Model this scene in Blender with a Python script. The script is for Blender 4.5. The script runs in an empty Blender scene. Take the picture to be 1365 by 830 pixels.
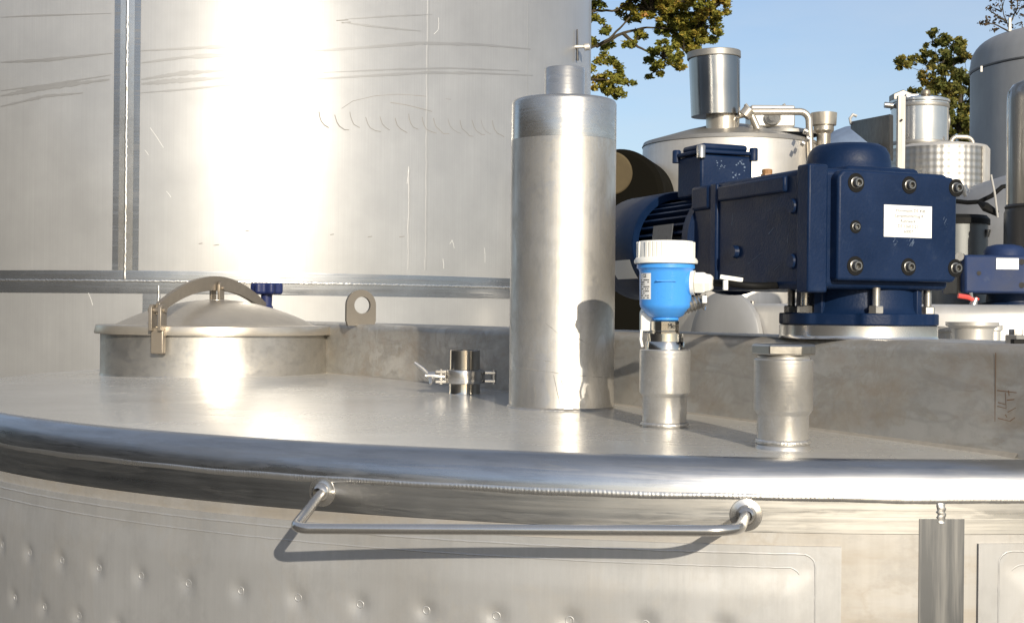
import bpy, bmesh, math, random
from mathutils import Vector, Matrix
R_ = math.radians
PI = math.pi
random.seed(7)
sc = bpy.context.scene
COL = sc.collection

# ------------------------------------------------------------------ camera
EYE = 3.0                      # eye height above the yard
F, CX, CY, TH = 1800.0, 682.5, 415.8, 0.01
cam = bpy.data.objects.new('camera', bpy.data.cameras.new('camera'))
COL.objects.link(cam)
cam.data.sensor_width = 36.0
cam.data.lens = 36.0 * F / 1365.0
cam.data.clip_start = 0.05
cam.data.clip_end = 6000
cam.matrix_world = (Matrix.Translation((0, 0, EYE)) @ Matrix.Rotation(R_(90) + 0.8 / F, 4, 'X')
                    @ Matrix.Rotation(TH, 4, 'Z'))
sc.camera = cam

# ------------------------------------------------------------------ sky, sun, exposure
SUN_AZ, SUN_EL = 16.0, 19.0    # degrees right of straight behind the camera, elevation
sv = Vector((math.sin(R_(SUN_AZ)) * math.cos(R_(SUN_EL)), -math.cos(R_(SUN_AZ)) * math.cos(R_(SUN_EL)), math.sin(R_(SUN_EL))))
w = bpy.data.worlds.new('World')
sc.world = w
w.use_nodes = True
nt = w.node_tree
bg = nt.nodes['Background']
sky = nt.nodes.new('ShaderNodeTexSky')
sky.sky_type = 'NISHITA'
sky.sun_disc = False
sky.sun_elevation = R_(SUN_EL)
sky.sun_rotation = math.atan2(sv.x, sv.y)
sky.altitude = 200
sky.air_density = 1.0
sky.dust_density = 1.4
sky.ozone_density = 3.2
# thin high cirrus veil over the whole sky
tcw = nt.nodes.new('ShaderNodeTexCoord'); mpw = nt.nodes.new('ShaderNodeMapping')
mpw.inputs['Scale'].default_value = (2.2, 2.2, 9.0); mpw.inputs['Rotation'].default_value = (0.25, 0.12, 0.3)
nzw = nt.nodes.new('ShaderNodeTexNoise'); nzw.inputs['Scale'].default_value = 1.3; nzw.inputs['Detail'].default_value = 6; nzw.inputs['Roughness'].default_value = .6
rpw = nt.nodes.new('ShaderNodeMapRange')
rpw.inputs['From Min'].default_value = .3; rpw.inputs['From Max'].default_value = .75; rpw.inputs['To Min'].default_value = .16; rpw.inputs['To Max'].default_value = .46
mxw = nt.nodes.new('ShaderNodeMix'); mxw.data_type = 'RGBA'
mxw.inputs[7].default_value = (4.9, 5.05, 5.35, 1)
nt.links.new(tcw.outputs['Generated'], mpw.inputs[0]); nt.links.new(mpw.outputs[0], nzw.inputs['Vector'])
nt.links.new(nzw.outputs[0], rpw.inputs['Value']); nt.links.new(rpw.outputs[0], mxw.inputs[0])
nt.links.new(sky.outputs[0], mxw.inputs[6])
nt.links.new(mxw.outputs[2], bg.inputs[0])
bg.inputs[1].default_value = 0.15
sun = bpy.data.objects.new('sun', bpy.data.lights.new('sun', 'SUN'))
COL.objects.link(sun)
sun.data.energy = 5.0
sun.data.angle = R_(0.5)
sun.data.color = (1.0, 0.90, 0.74)
sun.rotation_mode = 'QUATERNION'
sun.rotation_quaternion = sv.to_track_quat('Z', 'Y')
sun.location = (2, -6, 8)
sc.view_settings.view_transform = 'Standard'
sc.view_settings.look = 'None'
sc.view_settings.exposure = 0.0
sc.view_settings.gamma = 1.0

# ------------------------------------------------------------------ helpers
def P(u, v, d):
    """world point seen at photograph pixel (u, v) at depth d metres"""
    du, dv = u - CX, v - CY
    return Vector(((du + TH * dv) / F * d, d, EYE - (dv - TH * du) / F * d))

WM = {}
def place(o, parent, M):
    WM[o.name] = M
    if parent is not None:
        o.parent = parent
        o.matrix_basis = WM[parent.name].inverted() @ M
    else:
        o.matrix_basis = M

def tag(o, label, cat, group=None):
    o['label'] = label; o['category'] = cat
    if group: o['group'] = group
    return o

def thing(name, label, cat, loc, group=None):
    o = bpy.data.objects.new(name, None)
    COL.objects.link(o)
    o.empty_display_size = 0.1
    place(o, None, Matrix.Translation(loc))
    return tag(o, label, cat, group)

class MB:
    def __init__(s):
        s.v = []; s.f = []
    def add(s, vs, fs):
        b = len(s.v)
        s.v += [tuple(x) for x in vs]
        s.f += [tuple(i + b for i in f) for f in fs]
        return s
    def box(s, c, size, M=None):
        hx, hy, hz = (k / 2 for k in size)
        c = Vector(c)
        vs = [Vector((x, y, z)) for z in (-hz, hz) for x, y in ((-hx, -hy), (hx, -hy), (hx, hy), (-hx, hy))]
        vs = [c + (M @ p if M else p) for p in vs]
        return s.add(vs, [(3, 2, 1, 0), (4, 5, 6, 7), (0, 1, 5, 4), (1, 2, 6, 5), (2, 3, 7, 6), (3, 0, 4, 7)])
    def lathe(s, prof, n=48, M=None, a0=0.0, a1=2 * PI):
        """profile [(r, z)] about local Z; M maps local to world"""
        M = M or Matrix.Identity(4)
        full = abs(a1 - a0 - 2 * PI) < 1e-6
        k = n if full else n + 1
        vs, fs = [], []
        rows = []
        for (r, z) in prof:
            if r < 1e-6:
                rows.append([len(vs)]); vs.append(M @ Vector((0, 0, z)))
            else:
                row = []
                for i in range(k):
                    a = a0 + (a1 - a0) * i / n
                    row.append(len(vs)); vs.append(M @ Vector((r * math.cos(a), r * math.sin(a), z)))
                rows.append(row)
        for A, B in zip(rows, rows[1:]):
            if len(A) == 1 and len(B) == 1: continue
            for i in range(n):
                j = (i + 1) % k if full else i + 1
                if len(A) == 1: fs.append((A[0], B[j], B[i]))
                elif len(B) == 1: fs.append((A[i], A[j], B[0]))
                else: fs.append((A[i], A[j], B[j], B[i]))
        return s.add(vs, fs)
    def cyl(s, p0, p1, r0, r1=None, n=24, cap=True):
        p0, p1 = Vector(p0), Vector(p1)
        if r1 is None: r1 = r0
        L = (p1 - p0).length
        M = Matrix.Translation(p0) @ (p1 - p0).to_track_quat('Z', 'Y').to_matrix().to_4x4()
        prof = [(r0, 0), (r1, L)]
        if cap: prof = [(0, 0)] + prof + [(0, L)]
        return s.lathe(prof, n, M)
    def tube(s, pts, r, n=12, rr=None, cap=True):
        pts = [Vector(p) for p in pts]
        vs, fs = [], []
        up = None
        for i, p in enumerate(pts):
            t = (pts[min(i + 1, len(pts) - 1)] - pts[max(i - 1, 0)]).normalized()
            if up is None:
                up = Vector((0, 0, 1)) if abs(t.z) < 0.9 else Vector((1, 0, 0))
            a = t.cross(up).normalized(); up = a.cross(t).normalized()
            q = rr[i] if rr else r
            for k in range(n):
                an = 2 * PI * k / n
                vs.append(p + a * (q * math.cos(an)) + up * (q * math.sin(an)))
        for i in range(len(pts) - 1):
            for k in range(n):
                fs.append((i * n + k, i * n + (k + 1) % n, (i + 1) * n + (k + 1) % n, (i + 1) * n + k))
        if cap:
            fs.append(tuple(range(n - 1, -1, -1)))
            fs.append(tuple((len(pts) - 1) * n + k for k in range(n)))
        return s.add(vs, fs)
    def prism(s, outline, o, ex, ey, thick):
        """outline 2D extruded along ex x ey by thick (centred)"""
        o, ex, ey = Vector(o), Vector(ex).normalized(), Vector(ey).normalized()
        ez = ex.cross(ey)
        n = len(outline)
        vs = [o + ex * x + ey * y - ez * (thick / 2) for x, y in outline] + [o + ex * x + ey * y + ez * (thick / 2) for x, y in outline]
        fs = [tuple(range(n - 1, -1, -1)), tuple(range(n, 2 * n))]
        fs += [(i, (i + 1) % n, n + (i + 1) % n, n + i) for i in range(n)]
        return s.add(vs, fs)
    def strip(s, A, B, closed=False):
        n = len(A)
        vs = list(A) + list(B)
        m = n if closed else n - 1
        return s.add(vs, [(i, (i + 1) % n, n + (i + 1) % n, n + i) for i in range(m)])
    def mesh(s, name, mat, M=Matrix.Identity(4), angle=38, fix=True):
        me = bpy.data.meshes.new(name)
        inv = M.inverted()
        me.from_pydata([inv @ Vector(p) for p in s.v], [], s.f)
        bm = bmesh.new(); bm.from_mesh(me)
        if fix: bmesh.ops.recalc_face_normals(bm, faces=bm.faces)
        lim = R_(angle)
        for e in bm.edges:
            e.smooth = not (len(e.link_faces) == 2 and e.calc_face_angle(0) > lim)
        for f in bm.faces: f.smooth = True
        bm.to_mesh(me); bm.free()
        if mat: me.materials.append(mat)
        return me
    def build(s, name, mat, parent=None, loc=None, bevel=0, seg=2, angle=38, fix=True):
        if loc is not None: M = Matrix.Translation(loc)
        elif parent is not None: M = Matrix.Translation(WM[parent.name].translation)
        else: M = Matrix.Identity(4)
        o = bpy.data.objects.new(name, s.mesh(name, mat, M, angle, fix))
        COL.objects.link(o)
        place(o, parent, M)
        if bevel:
            b = o.modifiers.new('bevel', 'BEVEL'); b.width = bevel; b.segments = seg; b.limit_method = 'ANGLE'; b.angle_limit = R_(40)
            b.harden_normals = False
        return o

def inst(name, me, parent, M):
    o = bpy.data.objects.new(name, me)
    COL.objects.link(o); place(o, parent, M)
    return o

def VM(x, y, z=0.0):
    return Matrix.Translation((x, y, z))

def frame(o, ex, ey, ez):
    M = Matrix((ex, ey, ez)).transposed().to_4x4()
    M.translation = o
    return M

def fillet(p, c, q, r, n=8):
    """rounded corner points between segments p-c and c-q"""
    p, c, q = Vector(p), Vector(c), Vector(q)
    a, b = (p - c).normalized(), (q - c).normalized()
    ang = a.angle(b)
    t = r / math.tan(ang / 2)
    s0, s1 = c + a * t, c + b * t
    cen = c + (a + b).normalized() * (r / math.sin(ang / 2))
    out = []
    for i in range(n + 1):
        k = i / n
        d = (s0 - cen).lerp(s1 - cen, k).normalized() * r
        out.append(cen + d)
    return out

def text_part(name, body, size, mat, parent, M, align='CENTER', space=1.0):
    cu = bpy.data.curves.new(name, 'FONT')
    cu.body = body; cu.size = size; cu.align_x = align; cu.align_y = 'CENTER'; cu.space_line = space
    cu.extrude = 0.00008; cu.resolution_u = 2
    t = bpy.data.objects.new(name, cu)
    COL.objects.link(t)
    dg = bpy.context.evaluated_depsgraph_get()
    me = bpy.data.meshes.new_from_object(t.evaluated_get(dg))
    bpy.data.objects.remove(t)
    me.materials.clear(); me.materials.append(mat)
    return inst(name, me, parent, M)

# ------------------------------------------------------------------ materials
def mat_base(name):
    m = bpy.data.materials.new(name)
    m.use_nodes = True
    t = m.node_tree
    return m, t, t.nodes['Principled BSDF']

def nd(t, typ, **kw):
    n = t.nodes.new(typ)
    for k, v in kw.items():
        if k.startswith('i_'):
            key = k[2:]
            n.inputs[int(key) if key.isdigit() else key].default_value = v
        else: setattr(n, k, v)
    return n

def coords(t, scale):
    tc = nd(t, 'ShaderNodeTexCoord')
    mp = nd(t, 'ShaderNodeMapping')
    mp.inputs['Scale'].default_value = scale
    t.links.new(tc.outputs['Object'], mp.inputs['Vector'])
    return mp.outputs[0]

def noise(t, scale, detail=4, rough=0.55, k=1.0, dist=0.0):
    n = nd(t, 'ShaderNodeTexNoise')
    n.inputs['Scale'].default_value = k
    n.inputs['Detail'].default_value = detail
    n.inputs['Roughness'].default_value = rough
    n.inputs['Distortion'].default_value = dist
    t.links.new(coords(t, scale), n.inputs['Vector'])
    return n.outputs[0]

def ramp(t, fac, stops):
    r = nd(t, 'ShaderNodeValToRGB')
    e = r.color_ramp.elements
    while len(e) < len(stops): e.new(0.5)
    for k, (p, c) in zip(e, stops):
        k.position = p
        k.color = (c, c, c, 1) if isinstance(c, (int, float)) else (*c, 1)
    t.links.new(fac, r.inputs[0])
    return r.outputs[0]

def mix(t, fac, a, b, mode='MIX'):
    m = nd(t, 'ShaderNodeMix', data_type='RGBA', blend_type=mode)
    for sock, val in ((m.inputs[0], fac), (m.inputs[6], a), (m.inputs[7], b)):
        if hasattr(val, 'is_linked'): t.links.new(val, sock)
        elif isinstance(val, (int, float)): sock.default_value = val
        else: sock.default_value = (*val, 1)
    return m.outputs[2]

def bump(t, p, layers):
    prev = None
    for h, strength, dist in layers:
        b = nd(t, 'ShaderNodeBump')
        b.inputs['Strength'].default_value = strength
        b.inputs['Distance'].default_value = dist
        t.links.new(h, b.inputs['Height'])
        if prev: t.links.new(prev, b.inputs['Normal'])
        prev = b.outputs[0]
    t.links.new(prev, p.inputs['Normal'])

def steel(name, col=(.62, .60, .565), rough=.3, rvar=.12, brush=(3, 3, 160), bstr=.12, wavy=0.0, wscale=3.0,
          stain=None, samt=.5, sscale=(3, 3, 3), spos=(.5, .72), metallic=1.0, mottle=(5, 5, 5), scratch=0.0, scr_scale=(2, 2, 60), coat=None, blotch=None):
    m, t, p = mat_base(name)
    mean = sum(col) / 3
    col = tuple(k * .6 + mean * .4 for k in col)
    p.inputs['Metallic'].default_value = metallic
    if coat:
        p.inputs['Coat Weight'].default_value = coat[0]; p.inputs['Coat Roughness'].default_value = coat[1]; p.inputs['Coat IOR'].default_value = 1.9
    br = noise(t, brush, 3, .6)
    mo = noise(t, mottle, 5, .6)
    c = mix(t, ramp(t, mo, [(.3, 0.0), (.7, 1.0)]), tuple(k * .90 for k in col), tuple(min(1, k * 1.06) for k in col))
    c = mix(t, ramp(t, br, [(.35, 0.0), (.65, .35)]), c, tuple(k * .8 for k in col))
    rr = mix(t, .5, ramp(t, mo, [(.3, max(.02, rough - rvar)), (.72, rough + rvar)]), ramp(t, br, [(.3, max(.02, rough - rvar)), (.7, rough + rvar)]))
    if scratch:
        sn = noise(t, scr_scale, 2, .5, dist=.6)
        sr = ramp(t, sn, [(.57, 0.0), (.63, scratch), (.66, scratch), (.72, 0.0)])
        c = mix(t, sr, c, tuple(k * .55 for k in col))
        rr = mix(t, sr, rr, (.55,) * 3)
    if stain:
        st = noise(t, sscale, 6, .65)
        sr = ramp(t, st, [(spos[0], 0.0), (spos[1], samt)])
        c = mix(t, sr, c, stain)
        rr = mix(t, sr, rr, (.6,) * 3)
    if blotch:
        bs, ba, bc_ = blotch
        n1 = ramp(t, noise(t, bs, 7, .62, dist=.5), [(.47, 0.0), (.50, 1.0), (.53, .35), (.60, .9), (.66, 0.0)])
        n2 = ramp(t, noise(t, tuple(k * 3.1 for k in bs), 6, .7), [(.5, 0.0), (.62, 1.0)])
        m1 = nd(t, 'ShaderNodeMath', operation='MULTIPLY'); t.links.new(n1, m1.inputs[0]); m1.inputs[1].default_value = ba
        m2 = nd(t, 'ShaderNodeMath', operation='MULTIPLY'); t.links.new(n2, m2.inputs[0]); m2.inputs[1].default_value = ba * .8
        c = mix(t, m1.outputs[0], c, bc_)
        rr = mix(t, m1.outputs[0], rr, (min(1, rough + .22),) * 3)
        c = mix(t, m2.outputs[0], c, tuple(k * .62 for k in col))
    t.links.new(c, p.inputs['Base Color'])
    t.links.new(rr, p.inputs['Roughness'])
    L = [(br, bstr, .002)]
    if wavy: L.append((noise(t, (wscale,) * 3, 1, .4), 1.0, wavy))
    bump(t, p, L)
    return m

def paint(name, col, rough=.4, spec=.5, var=.15, dirt=None, damt=.4, dscale=(20, 20, 20), orange=.15, coat=0.0):
    m, t, p = mat_base(name)
    n1 = noise(t, (9, 9, 9), 5, .6)
    c = mix(t, ramp(t, n1, [(.3, 0.0), (.7, 1.0)]), tuple(k * (1 - var) for k in col), tuple(min(1, k * (1 + var)) for k in col))
    rr = ramp(t, n1, [(.3, max(.05, rough - .1)), (.7, rough + .12)])
    if dirt:
        n2 = noise(t, dscale, 6, .7)
        sr = ramp(t, n2, [(.56, 0.0), (.72, damt)])
        c = mix(t, sr, c, dirt)
    t.links.new(c, p.inputs['Base Color'])
    t.links.new(rr, p.inputs['Roughness'])
    p.inputs['Specular IOR Level'].default_value = spec
    p.inputs['Coat Weight'].default_value = coat
    bump(t, p, [(noise(t, (260, 260, 260), 2, .5), orange, .0012), (noise(t, (30, 30, 30), 3, .5), orange * .6, .003)])
    return m

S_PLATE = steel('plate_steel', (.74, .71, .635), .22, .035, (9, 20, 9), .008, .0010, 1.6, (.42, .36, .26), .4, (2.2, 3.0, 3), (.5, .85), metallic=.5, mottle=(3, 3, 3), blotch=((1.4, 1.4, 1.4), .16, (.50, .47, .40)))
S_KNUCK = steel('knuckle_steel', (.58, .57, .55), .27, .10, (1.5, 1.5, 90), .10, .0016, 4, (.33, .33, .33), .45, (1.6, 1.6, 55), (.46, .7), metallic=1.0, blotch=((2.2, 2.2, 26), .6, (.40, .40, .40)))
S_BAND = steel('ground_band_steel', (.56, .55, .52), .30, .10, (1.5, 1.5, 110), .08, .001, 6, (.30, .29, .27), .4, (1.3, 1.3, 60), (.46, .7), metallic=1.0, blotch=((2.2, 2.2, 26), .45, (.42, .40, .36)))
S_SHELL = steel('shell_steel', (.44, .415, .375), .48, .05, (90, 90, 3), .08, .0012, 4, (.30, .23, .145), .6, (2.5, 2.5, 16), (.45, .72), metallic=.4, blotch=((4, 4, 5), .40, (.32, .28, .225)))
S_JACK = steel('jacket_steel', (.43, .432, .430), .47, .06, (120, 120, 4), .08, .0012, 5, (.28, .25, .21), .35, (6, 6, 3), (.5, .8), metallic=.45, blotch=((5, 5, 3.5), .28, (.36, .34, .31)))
S_FOOT = steel('rusty_foot_steel', (.36, .31, .235), .6, .05, (50, 50, 50), .2, stain=(.26, .23, .19), samt=.9, sscale=(14, 14, 14), metallic=.2)
S_WELD = steel('weld_steel', (.60, .58, .54), .30, .1, (60, 60, 60), .1, metallic=.9)
S_STRIP = steel('dark_ground_strip_steel', (.12, .125, .13), .42, .1, (70, 70, 2), .12, stain=(.34, .33, .31), samt=.7, sscale=(26, 26, 1.0), spos=(.5, .66), metallic=.6)
S_BAR = steel('polished_bar_steel', (.64, .60, .54), .22, .08, (50, 50, 50), .06, metallic=.9)
S_PIPE = steel('pipe_steel', (.58, .55, .50), .38, .07, (110, 110, 4), .08, .0006, 9, (.26, .23, .185), .55, (16, 16, 6), (.48, .74), metallic=.8, blotch=((12, 12, 7), .45, (.42, .39, .33)))
S_PIPET = steel('pipe_polished_steel', (.64, .60, .53), .25, .07, (4, 4, 150), .08, .0008, 9, metallic=.9, blotch=((8, 8, 20), .35, (.45, .43, .38)))
S_SOCK = steel('socket_steel', (.60, .575, .53), .36, .06, (8, 8, 260), .10, stain=(.40, .36, .3), samt=.35, sscale=(22, 22, 22), metallic=.8, blotch=((22, 22, 18), .35, (.42, .39, .33)))
S_BEAM = steel('beam_steel', (.44, .425, .39), .46, .08, (30, 30, 30), .14, .0014, 3, (.27, .19, .11), .55, (9, 9, 16), (.48, .72), metallic=.45, scratch=.35, scr_scale=(8, 8, 30), blotch=((7, 7, 9), .45, (.30, .27, .22)))
S_MIRROR = steel('chrome_steel', (.60, .54, .45), .07, .03, (4, 4, 80), .03)
S_LID = steel('lid_steel', (.56, .48, .36), .34, .06, (30, 30, 30), .06, .001, 5, metallic=.7)
S_CLAMP = steel('clamp_steel', (.31, .245, .165), .42, .08, (50, 50, 50), .1, metallic=.55)
S_LUG = steel('lug_steel', (.17, .14, .10), .5, .08, (50, 50, 50), .1, metallic=.4)
S_STUB = steel('stub_steel', (.62, .56, .46), .16, .04, (4, 4, 80), .03)
S_HEX = steel('hex_steel', (.60, .55, .46), .33, .08, (70, 70, 70), .1, stain=(.25, .22, .17), samt=.5, sscale=(50, 50, 50))
S_COLLAR = steel('collar_steel', (.54, .51, .46), .36, .08, (60, 60, 8), .08, .0010, 6, (.30, .29, .27), .5, (9, 9, 14), (.45, .68), metallic=.88, blotch=((9, 9, 14), .45, (.46, .43, .37)))
S_BIG = steel('big_tank_steel', (.365, .365, .36), .40, .03, (260, 260, 2), .01, .0014, 1.6, metallic=.38, coat=(.18, .11))
S_SMEAR = steel('smeared_steel', (.31, .31, .31), .42, .05, (3, 3, 200), .02, metallic=.4)
S_BIGB = steel('big_tank_ground_steel', (.32, .34, .37), .24, .10, (3, 3, 120), .12, .001, 6, scratch=.6, scr_scale=(2, 2, 60), metallic=.85)
S_FAR = steel('far_steel', (.60, .56, .49), .42, .06, (40, 40, 4), .06, .002, 2, (.4, .36, .3), .4, (2, 2, 6), metallic=.55)
S_FARD = steel('far_dull_steel', (.34, .32, .28), .5, .06, (20, 20, 4), .06, .002, 2, (.22, .19, .15), .5, (2, 2, 3), metallic=.7)
S_FARP = steel('far_polished_steel', (.60, .58, .54), .2, .06, (30, 30, 3), .05, .001, 3, metallic=.85)
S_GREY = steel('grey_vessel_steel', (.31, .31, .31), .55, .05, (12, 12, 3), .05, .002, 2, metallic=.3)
S_CHIM = steel('chimney_steel', (.36, .35, .33), .22, .06, (60, 60, 3), .06, .001, 5)
S_DARK = steel('dark_steel', (.06, .055, .05), .42, .08, (20, 20, 20), .1, metallic=.6)
S_CHAN = steel('weathered_steel', (.05, .046, .038), .6, .08, (20, 20, 20), .1, .002, 3, (.10, .085, .06), .6, (9, 9, 9), metallic=.2)
S_DPOST = steel('dark_chrome_steel', (.48, .45, .40), .16, .05, (60, 60, 2), .05, stain=(.14, .12, .09), samt=.6, sscale=(14, 14, .8), spos=(.45, .6))
S_BOLT = steel('bolt_steel', (.50, .47, .42), .3, .1, (60, 60, 60), .1, stain=(.12, .1, .08), samt=.7, sscale=(60, 60, 60), metallic=.85)
S_BRASS = paint('rusty_brass', (.30, .16, .07), .5)
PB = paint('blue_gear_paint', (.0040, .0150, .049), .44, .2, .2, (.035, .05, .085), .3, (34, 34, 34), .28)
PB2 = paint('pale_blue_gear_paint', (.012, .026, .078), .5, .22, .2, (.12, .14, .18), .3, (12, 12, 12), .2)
P_BLUE = paint('sky_blue_housing_paint', (.06, .30, .78), .33, .5, .03, orange=.10)
P_WHITE = paint('white_plastic', (.80, .79, .74), .42, .5, .03, (.6, .57, .5), .25, (40, 40, 40), .04)
P_KNOB = paint('dark_blue_plastic', (.014, .022, .085), .4, .4, .1)
P_BLACK = paint('black_rubber', (.008, .008, .008), .6, .15, .1)
P_LABEL = paint('white_paper', (.80, .80, .78), .6, .3, .02, orange=.01)
P_GREYLAB = paint('grey_label_foil', (.10, .105, .115), .5, .4, .1, (.03, .03, .03), .8, (160, 160, 160), .05)
P_INK = paint('black_ink', (.03, .03, .03), .6, .3, .1)
P_INKG = paint('faded_ink', (.05, .05, .048), .7, .3, .1)
P_RED = paint('red_plastic', (.55, .05, .04), .45)
P_CREAM = paint('cream_coating', (.085, .066, .038), .7, .1)
P_DRUM = paint('dark_brown_coating', (.006, .0055, .004), .85, .04, .1)
P_RUST = paint('rust_marking', (.20, .13, .085), .8, .2)
P_SCR = paint('scratch_grey', (.25, .24, .225), .6, .3)
S_SCREW = steel('blackened_screw_steel', (.26, .25, .23), .32, .1, (60, 60, 60), .1, metallic=.85)
S_POST = steel('dull_post_steel', (.34, .32, .28), .5, .06, (20, 20, 4), .06, metallic=.4)
P_SCUFF = paint('blue_chalk_scuff', (.12, .16, .23), .8, .2)

# ------------------------------------------------------------------ ground
def make_ground():
    m, t, p = mat_base('yard_concrete')
    n = noise(t, (1, 1, 1), 8, .65, .6)
    n2 = noise(t, (1, 1, 1), 6, .6, 14)
    c = mix(t, ramp(t, n, [(.3, 0.0), (.7, 1.0)]), (.075, .070, .062), (.12, .112, .10))
    c = mix(t, ramp(t, n2, [(.4, 0.0), (.7, .4)]), c, (.05, .047, .042))
    t.links.new(c, p.inputs['Base Color'])
    p.inputs['Roughness'].default_value = .9
    bump(t, p, [(n2, .4, .01)])
    b = MB().add([(-3000, -3000, 0), (3000, -3000, 0), (3000, 3000, 0), (-3000, 3000, 0)], [(0, 1, 2, 3)])
    o = b.build('ground', m)
    o['kind'] = 'structure'
make_ground()

# ------------------------------------------------------------------ foreground mixing tank
TC = Vector((.45, 3.417)); TR = 1.768
HP = .172                                   # plate height below the eye near the rim
tank = thing('mixing_tank', 'wide flat topped stainless mixing tank in front, with dimpled jacket and handrail', 'tank', (TC.x, TC.y, 0))
def wall(phi, h, off=0.0):
    return Vector((TC.x + (TR + off) * math.sin(phi), TC.y - (TR + off) * math.cos(phi), EYE - h))
def phi_u(u, c=TC, r=TR):
    k = (u - CX) / F
    A = k * k + 1; B = -2 * (k * c.x + c.y); Cc = c.x ** 2 + c.y ** 2 - r * r
    q = B * B - 4 * A * Cc
    if q < 0: return None
    d = (-B - math.sqrt(q)) / (2 * A)
    return math.atan2(k * d - c.x, c.y - d), d
TM = VM(TC.x, TC.y, EYE)
KR = .046
KH = .034
HT = HP - .008                              # tangent where the knuckle starts
prof = [(0, -HP + .014), (.5, -HP + .012), (1.0, -HP + .007), (1.4, -HP + .002), (TR - KH - .03, -HP - .004), (TR - KH, -HP - .006)]
kprof = [(TR - KH + KH * math.sin(a), -HP - .006 - KR + KR * math.cos(a)) for a in [R_(10 * k) for k in range(0, 10)]]
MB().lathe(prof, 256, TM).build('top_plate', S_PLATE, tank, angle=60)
MB().lathe(kprof, 256, TM).build('rim_knuckle', S_KNUCK, tank, angle=60)
HW = HP + .006 + KR                         # weld height below eye (.224)
MB().lathe([(TR, -HW - .0005), (TR, -HW - .042)], 256, TM).build('ground_band', S_BAND, tank)
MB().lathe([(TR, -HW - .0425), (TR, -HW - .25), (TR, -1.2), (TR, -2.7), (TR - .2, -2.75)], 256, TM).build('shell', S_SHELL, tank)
def bead(name, pts, nrm, wd, ht, parent, mat, step_noise=.25, n=6):
    """rippled weld bead along pts with outward normals nrm"""
    b = MB(); vs = []; fs = []
    for i, (p, q) in enumerate(zip(pts, nrm)):
        t = (pts[min(i + 1, len(pts) - 1)] - pts[max(i - 1, 0)]).normalized()
        a = q.cross(t).normalized()
        k = 1 + .35 * math.sin(i * .013) * math.sin(i * .0047 + 1) + random.uniform(-step_noise, step_noise) + (.10 if i % 2 else -.10)
        sh = random.uniform(-.12, .12) * wd
        for j in range(n + 1):
            an = PI * j / n
            vs.append(p + a * (math.cos(an) * wd / 2 * (.8 + .2 * k) + sh) + q * (math.sin(an) * ht * k - .0005))
    for i in range(len(pts) - 1):
        for j in range(n):
            fs.append((i * (n + 1) + j, i * (n + 1) + j + 1, (i + 1) * (n + 1) + j + 1, (i + 1) * (n + 1) + j))
    b.add(vs, fs)
    return b.build(name, mat, parent, angle=80)
b = MB(); NP = 4200; vs = []; fs = []
for i in range(NP + 1):
    p = R_(-95) + R_(150) * i / NP
    fade = .35 + .65 / (1 + math.exp(-(p - R_(-30)) * 7))
    slow = math.sin(i * .0061) * math.sin(i * .0023 + 1)
    k = (1 + (.09 + .06 * slow) * math.cos(2 * PI * i / (4 + (i // 700) % 2)) + .3 * slow + random.uniform(-.12, .12)) * fade
    wd = .0088 * (1 + .12 * math.sin(i * .017) + .05 * random.random()) * (.7 + .3 * fade)
    h0 = HW + .0006 * math.sin(p * 23) + .0004 * math.sin(p * 71)
    for j in range(7):
        c_ = -1 + 2 * j / 6
        bow = (1 - c_ * c_) * .0011 / TR                      # chevron ripple
        q_ = p + bow
        vs.append(wall(q_, h0 + c_ * wd / 2, .00125 * k * (1 - c_ * c_) - .0002))
for i in range(NP):
    for j in range(6):
        fs.append((i * 7 + j, i * 7 + j + 1, (i + 1) * 7 + j + 1, (i + 1) * 7 + j))
b.add(vs, fs)
b.build('weld_bead', S_WELD, tank, angle=80)
# vertical shell weld under the rim and its dark ground strip
pv = phi_u(1257)[0]
pl, pr = phi_u(1228)[0], phi_u(1288)[0]
hs = [HW + .004 + i * .0022 for i in range(12)]
bead('shell_weld', [wall(pv, h, .0004) for h in hs], [Vector((math.sin(pv), -math.cos(pv), 0))] * len(hs), .011, .002, tank, S_WELD)
def patch(p0, p1, h0, h1, off, n=24, m=2, edge=True):
    b = MB()
    ps = [p0 + (p1 - p0) * i / n for i in range(n + 1)]
    hh = [h0 + (h1 - h0) * j / m for j in range(m + 1)]
    for j in range(m):
        b.strip([wall(p, hh[j], off) for p in ps], [wall(p, hh[j + 1], off) for p in ps])
    if edge:
        b.strip([wall(p, h0, off) for p in ps], [wall(p, h0, 0) for p in ps])
        for p in (p0, p1):
            b.strip([wall(p, k, off) for k in hh], [wall(p, k, 0) for k in hh])
    return b
patch(pl, pr, .247, 1.0, .001).build('ground_strip', S_STRIP, tank)

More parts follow.
